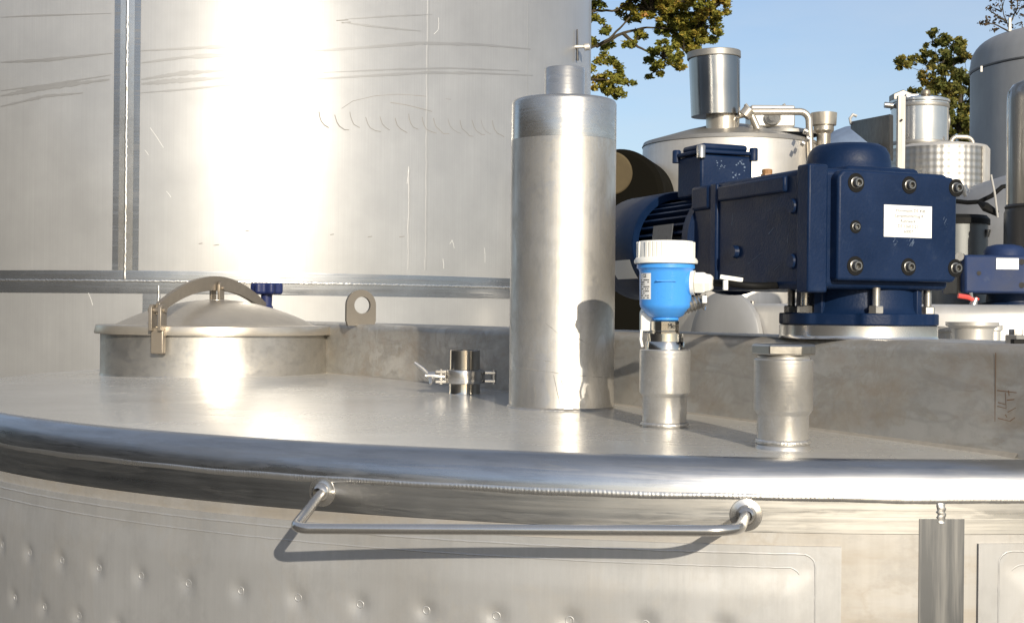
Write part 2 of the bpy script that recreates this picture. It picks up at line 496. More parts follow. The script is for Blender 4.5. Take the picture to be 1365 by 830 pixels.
# dimple jackets
d3, d0 = phi_u(403)[0], phi_u(764)[0]
DSTEP = (d0 - d3) / 4
H1 = .384
def jacket(p0, p1, h0, name, dim):
    n = int(abs(p1 - p0) * TR / .0062)
    rows = [h0 + .0062 * i for i in range(int((.60 - h0) / .0062))]
    rows += [.65, .8, 1.2, 1.9]
    off = .004
    spots = []
    if dim:
        for r in range(3):
            k = -26
            while True:
                ph = d0 + DSTEP * (k + (.5 if r % 2 else 0)); k += 1
                if ph > dim: break
                spots.append((ph, H1 + .0775 * r))
    vs = []
    cols = [p0 + (p1 - p0) * i / n for i in range(n + 1)]
    by = {}
    for s_ in spots: by.setdefault(round((s_[0] - p0) / .05), []).append(s_)
    for h in rows:
        for p in cols:
            dz = 0.0
            kk = round((p - p0) / .05)
            for q in (kk - 1, kk, kk + 1):
                for (sp, sh) in by.get(q, ()):
                    dd = ((p - sp) * TR) ** 2 + (h - sh) ** 2
                    if dd < .004: dz -= .0044 * math.exp(-dd / (.0122 ** 2))
            inset = min(h - h0, (p - p0) * TR, (p1 - p) * TR)
            puff = .0025 * min(1, max(0, (inset - .03) / .03))
            vs.append(wall(p, h, off + dz + puff))
    fs = []
    k = n + 1
    for j in range(len(rows) - 1):
        for i in range(n):
            fs.append((j * k + i, j * k + i + 1, (j + 1) * k + i + 1, (j + 1) * k + i))
    b = MB().add(vs, fs)
    b.strip([wall(p, h0, off) for p in cols], [wall(p, h0, 0) for p in cols])
    for p in (p0, p1): b.strip([wall(p, h, off) for h in rows], [wall(p, h, 0) for h in rows])
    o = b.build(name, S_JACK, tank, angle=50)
    for ins, wd in ((.0095, .003), (.0262, .0026)):
        e = (ins + .022) / TR
        path = []
        pend = p1 if dim else p0
        sgn = -1 if dim else 1
        corner = pend + sgn * (e if dim else e * .8)
        far = p0 + .004 if dim else p1 - .004
        rc = .016
        m = 320
        for i in range(m + 1):
            path.append((far + (corner + sgn * rc / TR - far) * i / m, h0 + ins))
        for i in range(1, 9):
            a = PI / 2 * i / 8
            path.append((corner + sgn * rc / TR - sgn * rc / TR * math.sin(a), h0 + ins + rc - rc * math.cos(a)))
        for i in range(1, 60): path.append((corner, h0 + ins + rc + i * .006))
        bead('jacket_weld', [wall(p, h, .0042) for p, h in path], [Vector((math.sin(p), -math.cos(p), 0)) for p, h in path], wd, .0009, o, S_JACK, .2, 4)
    wb = MB()
    prof = [(.0050 + .0013 * math.cos(a), .0013 * math.sin(a)) for a in [PI * k / 5 for k in range(6)]]
    wb.lathe(prof, 16).lathe([(0, .0004), (.0022, .0003), (.0040, 0)], 14)
    me = wb.mesh('spot_weld', S_JACK)
    for (sp, sh) in spots:
        nrm = Vector((math.sin(sp), -math.cos(sp), 0))
        tx = Vector((math.cos(sp), math.sin(sp), 0))
        u = CX + F * wall(sp, sh).x / wall(sp, sh).y
        if u < -30 or sp < R_(-75) or sh > .56: continue
        inst('spot_weld', me, o, frame(wall(sp, sh, .0022), tx, Vector((0, 0, 1)), nrm) @ Matrix.Rotation(random.uniform(0, 6), 4, 'Z') @ Matrix.Scale(random.uniform(.85, 1.1), 4, (1, 0, 0)))
    return o
pj = phi_u(1124)[0]
jacket(R_(-88), pj, .282, 'dimple_jacket', phi_u(1075)[0] - .02)
jacket(phi_u(1306)[0], R_(32), .277, 'dimple_jacket', None)

# handrail
hl, hr = phi_u(432)[0], phi_u(997)[0]
A0, B0 = wall(hl, .2410), wall(hr, .2455)
dA, dB = phi_u(432)[1], phi_u(997)[1]
A1 = P(391, 704, dA - .175); B1 = P(985, 707, dB - .145)
pts = [A0] + fillet(A0, A1, B1, .024, 12) + fillet(A1, B1, B0, .036, 12) + [B0]
rail = MB().tube(pts, .0064, 16).build('handrail', S_BAR, tank, angle=60)
for q, ph in ((A0, hl), (B0, hr)):
    nrm = Vector((math.sin(ph), -math.cos(ph), 0)); tx = Vector((math.cos(ph), math.sin(ph), 0))
    M = frame(q, tx, Vector((0, 0, 1)), nrm)
    MB().lathe([(.0200, .0002), (.0195, .0012), (.016, .0018), (.0125, .003), (.012, .006), (.0085, .0105), (.0064, .012)], 40, M).build('weld_collar', S_BAR, rail)

# support beam across the top
BD = Vector((-.518, .855, 0)); BN = Vector((-.855, -.518, 0))       # along (away), face normal
def beam_pt(d, back=0.0):
    x = 1.668 - .6056 * d
    return Vector((x, d, 0)) - BN * back
ZT = EYE - .0345
bw, bh, br = .235, .200, .016
sec = [(0, -bh), ]
sec += [(br - br * math.cos(a), -br + br * math.sin(a)) for a in [PI / 2 * k / 6 for k in range(7)]]
sec += [(bw - br + br * math.sin(a), -br + br * math.cos(a)) for a in [PI / 2 * k / 6 for k in range(7)]]
sec += [(bw, -bh)]
b = MB()
nseg = 40
d_a, d_b = 1.635, 4.45
rows = []
for i in range(nseg + 1):
    d = d_a + (d_b - d_a) * i / nseg
    rows.append([beam_pt(d, s_) + Vector((0, 0, ZT + z)) for s_, z in sec])
for A, B in zip(rows, rows[1:]): b.strip(A, B)
b.add(rows[0], [tuple(range(len(sec)))]); b.add(rows[-1], [tuple(range(len(sec)))])
beam = b.build('support_beam', S_BEAM, tank, angle=50)
# weld foot of the beam
fp = [beam_pt(1.70 + 2.7 * i / 700, -.001) for i in range(701)]
def plate_z(p):
    r = math.hypot(p.x - TC.x, p.y - TC.y)
    return EYE - HP + (.014 if r < .5 else .012 - .010 * max(0, r - .5) / .9)
fp = [Vector((p.x, p.y, plate_z(p) + .001)) for p in fp]
bead('fillet_weld', fp, [(BN + Vector((0, 0, 1))).normalized()] * len(fp), .020, .0010, beam, S_FOOT, .15, 4)
# lifting lug on the beam
q = P(480, 431, 3.42); q.z = ZT
out = [(-.040, -.004), (.040, -.004), (.040, .045)] + [(.001 + .039 * math.cos(a), .047 + .039 * math.sin(a)) for a in [PI * k / 16 for k in range(17)]] + [(-.038, .045)]
ex = Vector((.906, .42, 0)).normalized(); ey = Vector((0, 0, 1)); ez = ex.cross(ey)
b = MB()
ring_o = []
hole = [(.004 + .0215 * math.cos(a), .048 + .0215 * math.sin(a)) for a in [2 * PI * k / 32 for k in range(32)]]
outer = []
for k in range(32):
    a = 2 * PI * k / 32
    dx, dy = math.cos(a), math.sin(a)
    if dy >= 0: outer.append((.001 + .039 * dx, .048 + .039 * dy))
    else:
        t_ = min(.039 / max(1e-6, abs(dx)), .052 / abs(dy))
        outer.append((.001 + dx * t_, .048 + dy * t_))
for sgn in (-1, 1):
    b.strip([q + ex * x + ey * y + ez * (.006 * sgn) for x, y in outer], [q + ex * x + ey * y + ez * (.006 * sgn) for x, y in hole], True)
for L in (outer, hole):
    b.strip([q + ex * x + ey * y - ez * .006 for x, y in L], [q + ex * x + ey * y + ez * .006 for x, y in L], True)
b.build('lifting_lug', S_LUG, beam, angle=50)
# rust rectangle and rune-like scribble on the beam face
def on_beam(u, v):
    k = (u - CX) / F
    d = 1.668 / (k + .6056)
    return P(u, v, d) + BN * .0012
b = MB()
segs = [((1328, 470), (1327, 562)), ((1327, 562), (1337, 563)), ((1330, 520), (1356, 523)), ((1341, 523), (1342, 545)), ((1330, 541), (1342, 544)), ((1331, 536), (1342, 539)), ((1343, 533), (1353, 532)),
        ((1344, 549), (1355, 543)), ((1331, 557), (1347, 561)), ((1347, 561), (1354, 556)), ((1341, 552), (1343, 556)), ((1345, 520), (1346, 527)), ((1345, 567), (1369, 571))]
for (a, c) in segs:
    a, c = on_beam(*a), on_beam(*c)
    t_ = (c - a).normalized(); s_ = BN.cross(t_) * random.uniform(.0005, .001)
    b.add([a - s_, a + s_, c + s_ * .6, c - s_ * .6], [(0, 1, 2, 3)])
b.build('rust_marking', P_RUST, beam)
# hex bolts at the right end of the beam top
for (u, v, r, hh) in ((1352, 449, .0135, .011), (1354, 456, .011, .006)):
    pass
hb = P(1353, 452, 1.80); hb.z = ZT
hexprof = lambda r, z0, z1: [(0, z0), (r, z0), (r, z1 - .001), (r * .93, z1), (0, z1)]
MB().lathe(hexprof(.0135, -.002, .011), 6, VM(hb.x, hb.y, ZT) @ Matrix.Rotation(.3, 4, 'Z')).lathe(hexprof(.0095, .011, .0185), 6, VM(hb.x + .001, hb.y, ZT)).build('hex_bolt', S_BOLT, beam, angle=30)
MB().box(P(1358, 457, 1.76) + Vector((0, 0, .001)), (.018, .012, .008)).build('bolt_foot', P_BLACK, beam, bevel=.001)

# tall vent pipe
PC = Vector((.0885, 2.385)); pr_ = .0925
zt = EYE + .373
ztop = zt - .004
M = VM(PC.x, PC.y)
pipe = MB().lathe([(pr_ + .003, EYE - .176), (pr_ + .001, EYE - .169), (pr_, EYE - .166), (pr_, EYE + .301)], 72, M).build('vent_pipe', S_PIPE, tank, angle=50)
MB().lathe([(pr_, EYE + .3012), (pr_, zt - .007), (pr_ - .0012, zt - .003), (pr_ - .004, zt - .0008), (pr_ - .010, zt), (.0355, zt + .0005)], 72, M).build('pipe_cap', S_PIPET, pipe, angle=60)
MB().lathe([(.037, zt), (.0352, zt + .003), (.0352, zt + .056), (.034, zt + .0575), (.0325, zt + .0565), (.0325, zt + .004)], 56, VM(PC.x + .0005, PC.y)).build('pipe_neck', S_PIPET, pipe, angle=50)
bs = [Vector((PC.x + .094 * math.cos(a), PC.y + .094 * math.sin(a), EYE - .1665)) for a in [2 * PI * k / 260 for k in range(261)]]
bead('fillet_weld', bs, [((p - Vector((PC.x, PC.y, p.z))).normalized() + Vector((0, 0, 1))).normalized() for p in bs], .010, .0022, pipe, S_PIPE, .15, 5)
# scratches around the foot of the pipe
b = MB()
for (u0, v0, u1, v1) in ((684, 489, 735, 496), (735, 496, 790, 502), (724, 480, 736, 482), (738, 500, 748, 545), (748, 506, 753, 521), (705, 478, 720, 480), (755, 470, 768, 462), (770, 450, 782, 458), (790, 502, 815, 503), (727, 430, 745, 445), (712, 512, 716, 540)):
    prev = None
    for i in range(7):
        k = i / 6
        u, v = u0 + (u1 - u0) * k, v0 + (v1 - v0) * k + random.uniform(-.5, .5)
        f_ = phi_u(u, PC, pr_)
        if not f_: continue
        p = P(u, v, f_[1]); ph = math.atan2(p.x - PC.x, PC.y - p.y)
        n_ = Vector((math.sin(ph), -math.cos(ph), 0)); p = Vector((PC.x + (pr_ + .0004) * n_.x, PC.y + (pr_ + .0004) * n_.y, p.z))
        if prev is not None:
            t_ = (p - prev).normalized(); s_ = n_.cross(t_) * (.0006 * math.sin(PI * min(1, (i + .6) / 7)) * random.uniform(.4, 1.2))
            b.add([prev - s_, prev + s_, p + s_, p - s_], [(0, 1, 2, 3)])
        prev = p
b.build('scratch_mark', P_SCR, pipe)['kind'] = 'stuff'

# pipe sockets (level probe socket and plugged socket)
SC_ = Vector((.2312, 2.035)); GC = Vector((.3575, 1.775))
def socket(c, rl, ru, hb, hs, ht_):
    b = MB().lathe([(rl + .003, EYE - hb - .004), (rl + .0015, EYE - hb + .0015), (rl, EYE - hb + .003), (rl, EYE - hs - .0065), (rl + .0004, EYE - hs - .006), (ru - .0006, EYE - hs - .0005), (ru, EYE - hs + .0006), (ru, EYE - ht_ - .0015), (ru - .0015, EYE - ht_), (ru - .008, EYE - ht_), (ru - .008, EYE - ht_ - .01)], 56, VM(c.x, c.y))
    return b.build('pipe_socket', S_SOCK, tank, angle=40)
def foot_weld(c, r, par):
    q_ = [Vector((c.x + r * math.cos(a), c.y + r * math.sin(a), EYE - HP + .0075)) for a in [2 * PI * k / 150 for k in range(151)]]
    bead('fillet_weld', q_, [((p - Vector((c.x, c.y, p.z))).normalized() + Vector((0, 0, 1))).normalized() for p in q_], .006, .0014, par, S_SOCK, .15, 4)
s1 = socket(SC_, .0332, .0380, .172, .1187, .0535)
MB().lathe([(.0295, EYE - .058), (.0295, EYE - .0425), (.029, EYE - .0418), (.0272, EYE - .0418), (.0268, EYE - .030), (0, EYE - .030)], 48, VM(SC_.x, SC_.y)).build('thread_ring', S_STUB, s1)
s2 = socket(GC, .0338, .0385, .172, .1245, .0575)
MB().lathe([(.034, EYE - .062), (.034, EYE - .0545), (.0332, EYE - .054), (.0340, EYE - .0535), (.0332, EYE - .053), (.0325, EYE - .051), (0, EYE - .051)], 40, VM(GC.x, GC.y)).build('plug_thread', S_SOCK, s2)
MB().lathe([(0, EYE - .0525), (.0385, EYE - .0525), (.0415, EYE - .0515), (.0418, EYE - .041), (.0395, EYE - .0385), (.034, EYE - .0375), (0, EYE - .0375)], 6, VM(GC.x, GC.y) @ Matrix.Rotation(R_(-60 - 7), 4, 'Z')).build('hex_plug', S_HEX, s2, bevel=.0012, angle=25)

foot_weld(SC_, .0342, s1); foot_weld(GC, .0349, s2)
# ferrule stub
FC = Vector((-.0935, 2.71))
MB().lathe([(.038, EYE - .176), (.0325, EYE - .168), (.031, EYE - .160), (.031, EYE - .137), (.036, EYE - .134), (.036, EYE - .1305)], 48, VM(FC.x, FC.y)).build('ferrule', S_STUB, tank)
# manhole
MC = Vector((-.784, 3.586)); ZE = EYE
MB().lathe([(.300, ZE - .178), (.297, ZE - .170), (.296, ZE - .165), (.296, ZE - .058), (.29, ZE - .056)], 120, VM(MC.x, MC.y)).build('manhole_collar', S_COLLAR, tank)
lp = [(.296, ZE - .064), (.3105, ZE - .065), (.3115, ZE - .060), (.3075, ZE - .044), (.305, ZE - .042), (.262, ZE - .042)]
lp += [(.258 * (1 - k / 14), ZE - .041 + .066 * (1 - (1 - k / 14) ** 2.0)) for k in range(0, 15)]
lid = MB().lathe(lp, 120, VM(MC.x, MC.y)).build('manhole_lid', S_LID, tank, angle=30)
ad = Vector((.2385, .971, 0)).normalized()      # arm direction, front left to back right
an_ = Vector((ad.y, -ad.x, 0))
# hub lugs
for sg in (-1, 1):
    c = Vector((MC.x, MC.y, 0)) + an_ * (.0115 * sg)
    o_ = [(-.014, .02), (.014, .02), (.014, .062)] + [(.014 * math.cos(a), .062 + .012 * math.sin(a)) for a in [PI * k / 8 for k in range(1, 8)]] + [(-.014, .062)]
    MB().prism(o_, c + Vector((0, 0, ZE)), ad, (0, 0, 1), .007).build('hub_lug', S_CLAMP, lid, bevel=.001)
MB().cyl(Vector((MC.x, MC.y, ZE + .056)) - an_ * .022, Vector((MC.x, MC.y, ZE + .056)) + an_ * .022, .0055, n=12).build('hub_pin', S_CLAMP, lid)
MB().lathe([(.034, ZE + .014), (.032, ZE + .0245), (0, ZE + .0265)], 32, VM(MC.x, MC.y)).build('hub_pad', S_LID, lid)
# arched arm
top, bot = [], []
for i in range(25):
    s_ = -.318 + .64 * i / 24
    k = s_ / .32
    z = .073 - .072 * k * k
    hh = .0205 - .006 * abs(k)
    top.append((s_, z + hh * .5 + .004)); bot.append((s_, z - hh * 1.3 + .002))
arm = MB().prism(bot + top[::-1], Vector((MC.x, MC.y, ZE)), ad, (0, 0, 1), .011).build('clamp_arm', S_CLAMP, tank, bevel=.001)
# hinge bracket at the front of the collar
pv_ = Vector((MC.x, MC.y, 0)) - ad * .318
for sg in (-1, 1):
    o_ = [(-.015, -.05), (.013, -.05), (.015, -.046), (.015, .006), (.009, .014), (-.009, .014), (-.015, .006)]
    MB().prism(o_, pv_ + an_ * (.0125 * sg) + Vector((0, 0, ZE - .004)), ad, (0, 0, 1), .009).build('hinge_lug', S_CLAMP, tank, bevel=.0012)
MB().cyl(pv_ - an_ * .023 + Vector((0, 0, ZE - .004)), pv_ + an_ * .023 + Vector((0, 0, ZE - .004)), .0065, n=12).build('hinge_pin', S_CLAMP, arm)
MB().prism([(-.008, -.060), (.008, -.060), (.008, .004), (-.008, .004)], pv_ + ad * .004 + Vector((0, 0, ZE - .050)), ad, (0, 0, 1), .034).build('hinge_tab', S_CLAMP, tank, bevel=.003)
# star knob
kc = Vector((MC.x, MC.y, 0)) + ad * .318
kp = []
for i in range(72):
    a = 2 * PI * i / 72
    r = .040 + .0065 * math.cos(6 * a)
    kp.append((r * math.cos(a), r * math.sin(a)))
MB().prism(kp, kc + Vector((0, 0, ZE + .061)), (1, 0, 0), (0, 1, 0), .034).build('star_knob', P_KNOB, tank, bevel=.009, seg=4)
MB().lathe([(.0165, ZE + .046), (.0155, ZE + .012), (.019, ZE + .008), (.019, ZE + .002)], 24, VM(kc.x, kc.y)).build('knob_stem', P_KNOB, tank)
# ferrule behind the beam
bc = P(1296, 440, 2.5)
MB().lathe([(.045, EYE - .176), (.038, EYE - .16), (.036, EYE - .032), (.038, EYE - .022), (.0475, EYE - .0165), (.0475, EYE - .010), (.030, EYE - .010)], 40, VM(bc.x, bc.y)).build('ferrule', S_FAR, tank)
bc2 = P(1261, 440, 2.6)
MB().lathe([(.020, EYE - .176), (.020, EYE - .030), (.026, EYE - .028), (.026, EYE - .019), (.0, EYE - .019)], 24, VM(bc2.x, bc2.y)).build('ferrule', S_FAR, tank)
bc3 = P(1324, 438, 2.66)
MB().lathe([(.014, EYE - .176), (.014, EYE - .028), (.018, EYE - .026), (.018, EYE - .016), (.0, EYE - .016)], 20, VM(bc3.x, bc3.y)).build('ferrule', S_FAR, tank)

# ------------------------------------------------------------------ clamped tube stub on the ferrule
ct = thing('tube_stub', 'short open polished tube standing in a clamp beside the tall vent pipe', 'tube', (FC.x, FC.y, EYE - .1305))
MB().lathe([(.0355, EYE - .130), (.0355, EYE - .126), (.0305, EYE - .122), (.0302, EYE - .0775), (.0285, EYE - .0768), (.0285, EYE - .122)], 48, VM(FC.x, FC.y)).build('tube', S_STUB, ct)
cl = thing('pipe_clamp', 'small hinged clamp ring with wing nut round the short polished tube', 'clamp', (FC.x, FC.y, EYE - .13))
MB().lathe([(.0362, EYE - .144), (.0395, EYE - .143), (.0405, EYE - .139), (.0405, EYE - .121), (.0395, EYE - .117), (.0362, EYE - .116)], 48, VM(FC.x, FC.y)).build('clamp_ring', S_BAR, cl)
cz = EYE - .130
for k, (dx, dy) in enumerate(((.046, -.006),)):
    for z in (-.011, .011):
        MB().box((FC.x + .051, FC.y - .008, cz + z * .75), (.022, .012, .006)).build('hinge_link', S_BAR, cl, bevel=.0012)
    MB().cyl((FC.x + .0585, FC.y - .008, cz - .014), (FC.x + .0585, FC.y - .008, cz + .014), .005, n=12).build('hinge_pin', S_BOLT, cl)
for z in (-.010, .010):
    MB().box((FC.x - .047, FC.y - .016, cz + z), (.022, .012, .006)).build('clamp_jaw', S_BAR, cl, bevel=.001)
MB().cyl((FC.x - .04, FC.y - .016, cz), (FC.x - .078, FC.y - .02, cz + .002), .0045, n=12).build('clamp_bolt', S_BAR, cl)
wn = MB().cyl((FC.x - .060, FC.y - .018, cz + .001), (FC.x - .074, FC.y - .02, cz + .002), .0095, .0075, 16).build('wing_nut', S_BAR, cl)
for sg, tip in ((1, (-.100, -.022, .028)), (-1, (-.066, -.036, -.014))):
    a = Vector((FC.x - .068, FC.y - .02, cz)); e = Vector((FC.x, FC.y, cz)) + Vector(tip)
    MB().tube([a, a.lerp(e, .5) + Vector((0, 0, .002)), e], .004, 8, rr=[.005, .0042, .0026]).build('wing', S_BAR, wn)
MB().cyl((FC.x - .047, FC.y - .016, cz - .015), (FC.x - .047, FC.y - .016, cz + .015), .0045, n=12).build('jaw_pin', S_BAR, cl)

# ------------------------------------------------------------------ blue level probe
ls = thing('level_probe', 'bright blue level probe with white screw cap on the socket beside the pipe', 'sensor', (SC_.x, SC_.y, EYE - .053))
SM = VM(SC_.x, SC_.y)
hs_ = MB().lathe([(0, EYE + .074), (.0435, EYE + .074), (.0435, EYE + .068), (.0408, EYE + .066), (.0395, EYE + .062), (.0390, EYE + .014), (.0378, EYE + .0095), (.0350, EYE + .0065), (.0265, EYE - .003), (.0195, EYE - .0065), (.0205, EYE - .009), (.018, EYE - .0105), (0, EYE - .0105)], 64, SM).build('housing', P_BLUE, ls, angle=40)
cap = MB().lathe([(.0458, EYE + .0745), (.0478, EYE + .0755), (.0478, EYE + .0795), (.0455, EYE + .083), (.0436, EYE + .084), (.0425, EYE + .106), (.0405, EYE + .1085), (.031, EYE + .1092), (.030, EYE + .107), (0, EYE + .107)], 64, SM).build('screw_cap', P_WHITE, ls, angle=40)
rb = MB()
rb.box((0, 0, .0125), (.0035, .0042, .024))
rme = rb.mesh('rib', P_WHITE)
for k in range(40):
    if k % 8 in (6, 7): continue
    a = 2 * PI * k / 40 + .1
    inst('rib', rme, cap, VM(SC_.x, SC_.y, EYE + .0825) @ Matrix.Rotation(a, 4, 'Z') @ VM(.0427, 0, 0))
# nut and adapter
MB().lathe([(0, EYE - .0105), (.0195, EYE - .0105), (.0212, EYE - .012), (.0212, EYE - .0255), (.0205, EYE - .027), (.0225, EYE - .0275), (.0225, EYE - .0305), (0, EYE - .0305)], 12, SM @ Matrix.Rotation(R_(8), 4, 'Z')).build('adapter_nut', S_STUB, ls, angle=20)
tM = lambda p, n, up=Vector((0, 0, 1)): frame(p, up.cross(n).normalized(), up, n)
nn = Vector((.32, -.947, 0)).normalized()
text_part('handwritten_mark', 'Me', .0105, P_INK, ls, tM(Vector((SC_.x, SC_.y, EYE - .0185)) + nn * .0214, nn))
# type label on the left of the housing
lab = MB()
A_, B_ = [], []
for i in range(9):
    a = R_(180 + 12) + R_(38) * i / 8
    A_.append(Vector((SC_.x + .0397 * math.cos(a), SC_.y + .0397 * math.sin(a), EYE + .060)))
    B_.append(Vector((SC_.x + .0393 * math.cos(a), SC_.y + .0393 * math.sin(a), EYE + .021)))
lab.strip(A_, B_)
labo = lab.build('type_label', P_LABEL, ls)
ca = R_(180 + 32); cn = Vector((math.cos(ca), math.sin(ca), 0))
text_part('print', 'CE', .0075, P_INK, labo, tM(Vector((SC_.x, SC_.y, EYE + .056)) + cn * .0402, cn))
b = MB()
for r in range(9):
    z = EYE + .0505 - r * .0033
    for k in range(5):
        if random.random() < .25: continue
        a0 = R_(180 + 16) + R_(6.2) * k; a1 = a0 + R_(random.uniform(3, 6))
        b.add([Vector((SC_.x + .0400 * math.cos(a), SC_.y + .0400 * math.sin(a), zz)) for a, zz in ((a0, z), (a1, z), (a1, z - .0014), (a0, z - .0014))], [(0, 1, 2, 3)])
b.build('fine_print', P_INKG, labo)
# cable entry
g = Vector((.955, -.295, 0)).normalized()
gc = Vector((SC_.x, SC_.y, EYE + .0465))
MB().cyl(gc + g * .006, gc + g * .0385, .0235, .0205, 32).build('cable_boss', P_BLUE, ls)
# parting seam
MB().box(gc + Vector((-.004, -.0395, .002)), (.030, .004, .0022)).build('casting_line', P_BLUE, ls, bevel=.0008)
gl = MB().cyl(gc + g * .0388, gc + g * .044, .0185, n=32).build('gland_washer', P_WHITE, ls)
MB().lathe([(0, .0442), (.0165, .0442), (.0178, .046), (.0178, .058), (.0165, .060), (.0155, .061), (.0145, .067), (.011, .071), (.0045, .072), (0, .072)], 6, frame(gc, Vector((0, 0, 1)), g.cross(Vector((0, 0, 1))) * -1, g) @ Matrix.Rotation(R_(30), 4, 'Z')).build('gland_nut', P_WHITE, ls, bevel=.0012, angle=25)
c0 = gc + g * .068
cpts = [c0, c0 + Vector((.03, -.004, -.001)), P(970, 377, 2.0), P(1005, 381, 1.99), P(1040, 380, 2.02), P(1085, 378, 2.10), P(1100, 386, 2.22), P(1110, 400, 2.35)]
sm = []
for i in range(len(cpts) - 1):
    p0, p1, p2, p3 = cpts[max(0, i - 1)], cpts[i], cpts[i + 1], cpts[min(len(cpts) - 1, i + 2)]
    for k in range(6):
        t_ = k / 6
        sm.append(.5 * ((2 * p1) + (p2 - p0) * t_ + (2 * p0 - 5 * p1 + 4 * p2 - p3) * t_ ** 2 + (-p0 + 3 * p1 - 3 * p2 + p3) * t_ ** 3))
sm.append(cpts[-1])
cable = MB().tube(sm, .0055, 10).build('cable', P_BLACK, ls)
tg = MB().box(P(975, 371, 1.99), (.034, .003, .0065), Matrix.Rotation(R_(8), 3, 'Y')).build('cable_tag', P_WHITE, cable, bevel=.0008)
MB().box(P(967, 380, 1.985), (.007, .008, .015)).build('tag_clip', P_WHITE, cable, bevel=.001)
# second (blanked) entry below with threaded metal plug
pd = Vector((.93, -.1, .30)).normalized()
pc = P(903, 411, 2.03)
prf = [(0, 0), (.0115, 0)]
for k in range(7): prf += [(.0125, .004 + k * .0052), (.0100, .0062 + k * .0052)]
prf += [(.006, .042), (0, .043)]
MB().lathe(prf, 20, Matrix.Translation(pc) @ pd.to_track_quat('Z', 'Y').to_matrix().to_4x4()).build('threaded_plug', S_BOLT, ls)
MB().box(P(939, 399, 2.0), (.007, .006, .011)).build('wire_seal', P_WHITE, ls, bevel=.001)
MB().tube([P(935, 410, 2.0), P(940, 414, 1.995), P(943, 405, 2.0), P(940, 392, 2.0)], .0014, 6).build('seal_wire', S_BAR, ls)
MB().box(P(863, 428, 2.045), (.021, .012, .030)).build('white_tag', P_WHITE, ls, bevel=.002)
MB().tube([P(855, 440, 2.04), P(854, 452, 2.03), P(856, 462, 2.03)], .0022, 6).build('tag_strap', P_WHITE, ls)

# ------------------------------------------------------------------ blue gear motor on the beam
GF = Vector((.533, 2.082))
az = R_(21)
E1 = Vector((math.cos(az), math.sin(az), 0)); E2 = Vector((-math.sin(az), math.cos(az), 0)); E3 = Vector((0, 0, 1))
gm = thing('gear_motor', 'large dark blue agitator gear motor standing on the beam, with white type plate', 'gear motor', (GF.x, GF.y, ZT))
G = lambda a, b_, z: Vector((GF.x, GF.y, EYE + z)) + E1 * a + E2 * b_
GR = Matrix((E1, E2, E3)).transposed()
def gbox(a0, a1, b0, b1, z0, z1, mb=None):
    mb = mb or MB()
    return mb.box(G((a0 + a1) / 2, (b0 + b1) / 2, (z0 + z1) / 2), (a1 - a0, b1 - b0, z1 - z0), GR)
GA, GB_ = -.157, -.1026
KT = .842                        # left edge and front plane of the housing
GM4 = VM(GF.x, GF.y, EYE)
# stainless ring and blue flange
MB().lathe([(.121, -.0355), (.119, -.033), (.1185, -.030), (.1185, -.0155), (.117, -.0145), (0, -.0145)], 96, GM4).build('stainless_flange', S_BAR, gm)
fl = []
ears = [R_(-21 - 90 + k) for k in (-62, 0, 62, 118, 180, 242)]
for i in range(144):
    a = 2 * PI * i / 144
    e_ = min(abs((a - q_ + PI) % (2 * PI) - PI) for q_ in [x + R_(21) for x in ears])
    r = .1195 if e_ < R_(11) else (.113 if e_ > R_(15) else .1195 - .0065 * (e_ - R_(11)) / R_(4))
    fl.append((r * math.cos(a), r * math.sin(a)))
MB().prism(fl, Vector((GF.x, GF.y, EYE - .0055)), (1, 0, 0), (0, 1, 0), .0175).build('flange', PB, gm, bevel=.002)
neck = MB()
neck.lathe([(.101, .0), (.096, .006), (.093, .014), (.092, .042)], 64, GM4)
neck.build('neck', PB, gm)
for a in (R_(-140), R_(-40), R_(50), R_(140)):
    d_ = Vector((math.cos(a), math.sin(a), 0))
    MB().box(Vector((GF.x, GF.y, EYE + .020)) + d_ * .084, (.032, .016, .044), Matrix.Rotation(a, 3, 'Z')).build('neck_rib', PB, gm, bevel=.002)
for q_ in ears:
    a = q_ + R_(21)
    c = Vector((GF.x + .1045 * math.cos(a), GF.y + .1045 * math.sin(a), EYE))
    prof = [(0, -.004)] + sum([[(.0062, z), (.0056, z + .0011)] for z in [-.004 + .0022 * k for k in range(21)]], []) + [(0, .0425)]
    st = MB().lathe(prof, 16, Matrix.Translation(c)).build('stud', S_BOLT, gm, angle=60)
    MB().lathe([(0, .003), (.0105, .003), (.0115, .004), (.0115, .013), (.0105, .0145), (0, .0145)], 6, Matrix.Translation(c) @ Matrix.Rotation(random.uniform(0, 1), 4, 'Z')).build('nut', S_BOLT, st, angle=25)
    MB().lathe([(.014, .0028), (.0145, .0033), (.0, .0045)], 20, Matrix.Translation(c)).build('washer', S_BOLT, st)
# housing: main casting (rounded box), front flange frame, bosses
hz0, hz1 = .0385, .2123
hous = gbox(GA, .090, GB_, .244, hz0, hz1).build('housing', PB, gm, bevel=.010, seg=3)
gbox(GA - .003, GA + .030, GB_ - .003, GB_ + .028, hz0 - .006, hz1 + .004).build('corner_post', PB, hous, bevel=.003)
gbox(GA - .006, GA + .004, -.045, .150, hz1 - .032, hz1 - .008).build('side_rail', PB, hous, bevel=.003)
gbox(GA - .006, GA + .004, .180, .238, hz1 - .042, hz1 - .002).build('side_rail', PB, hous, bevel=.005)
gbox(GA - .005, GA + .002, .155, .176, hz0 + .012, hz1 - .002).build('side_rib', PB, hous, bevel=.003)
for z in (.078, .158):
    MB().cyl(G(GA - .0055, -.062, z), G(GA + .002, -.062, z), .010, .012, 20).build('screw_boss', PB, hous)
MB().cyl(G(GA - .007, .10, .098), G(GA + .002, .10, .098), .009, .011, 20).build('screw_boss', PB, hous)
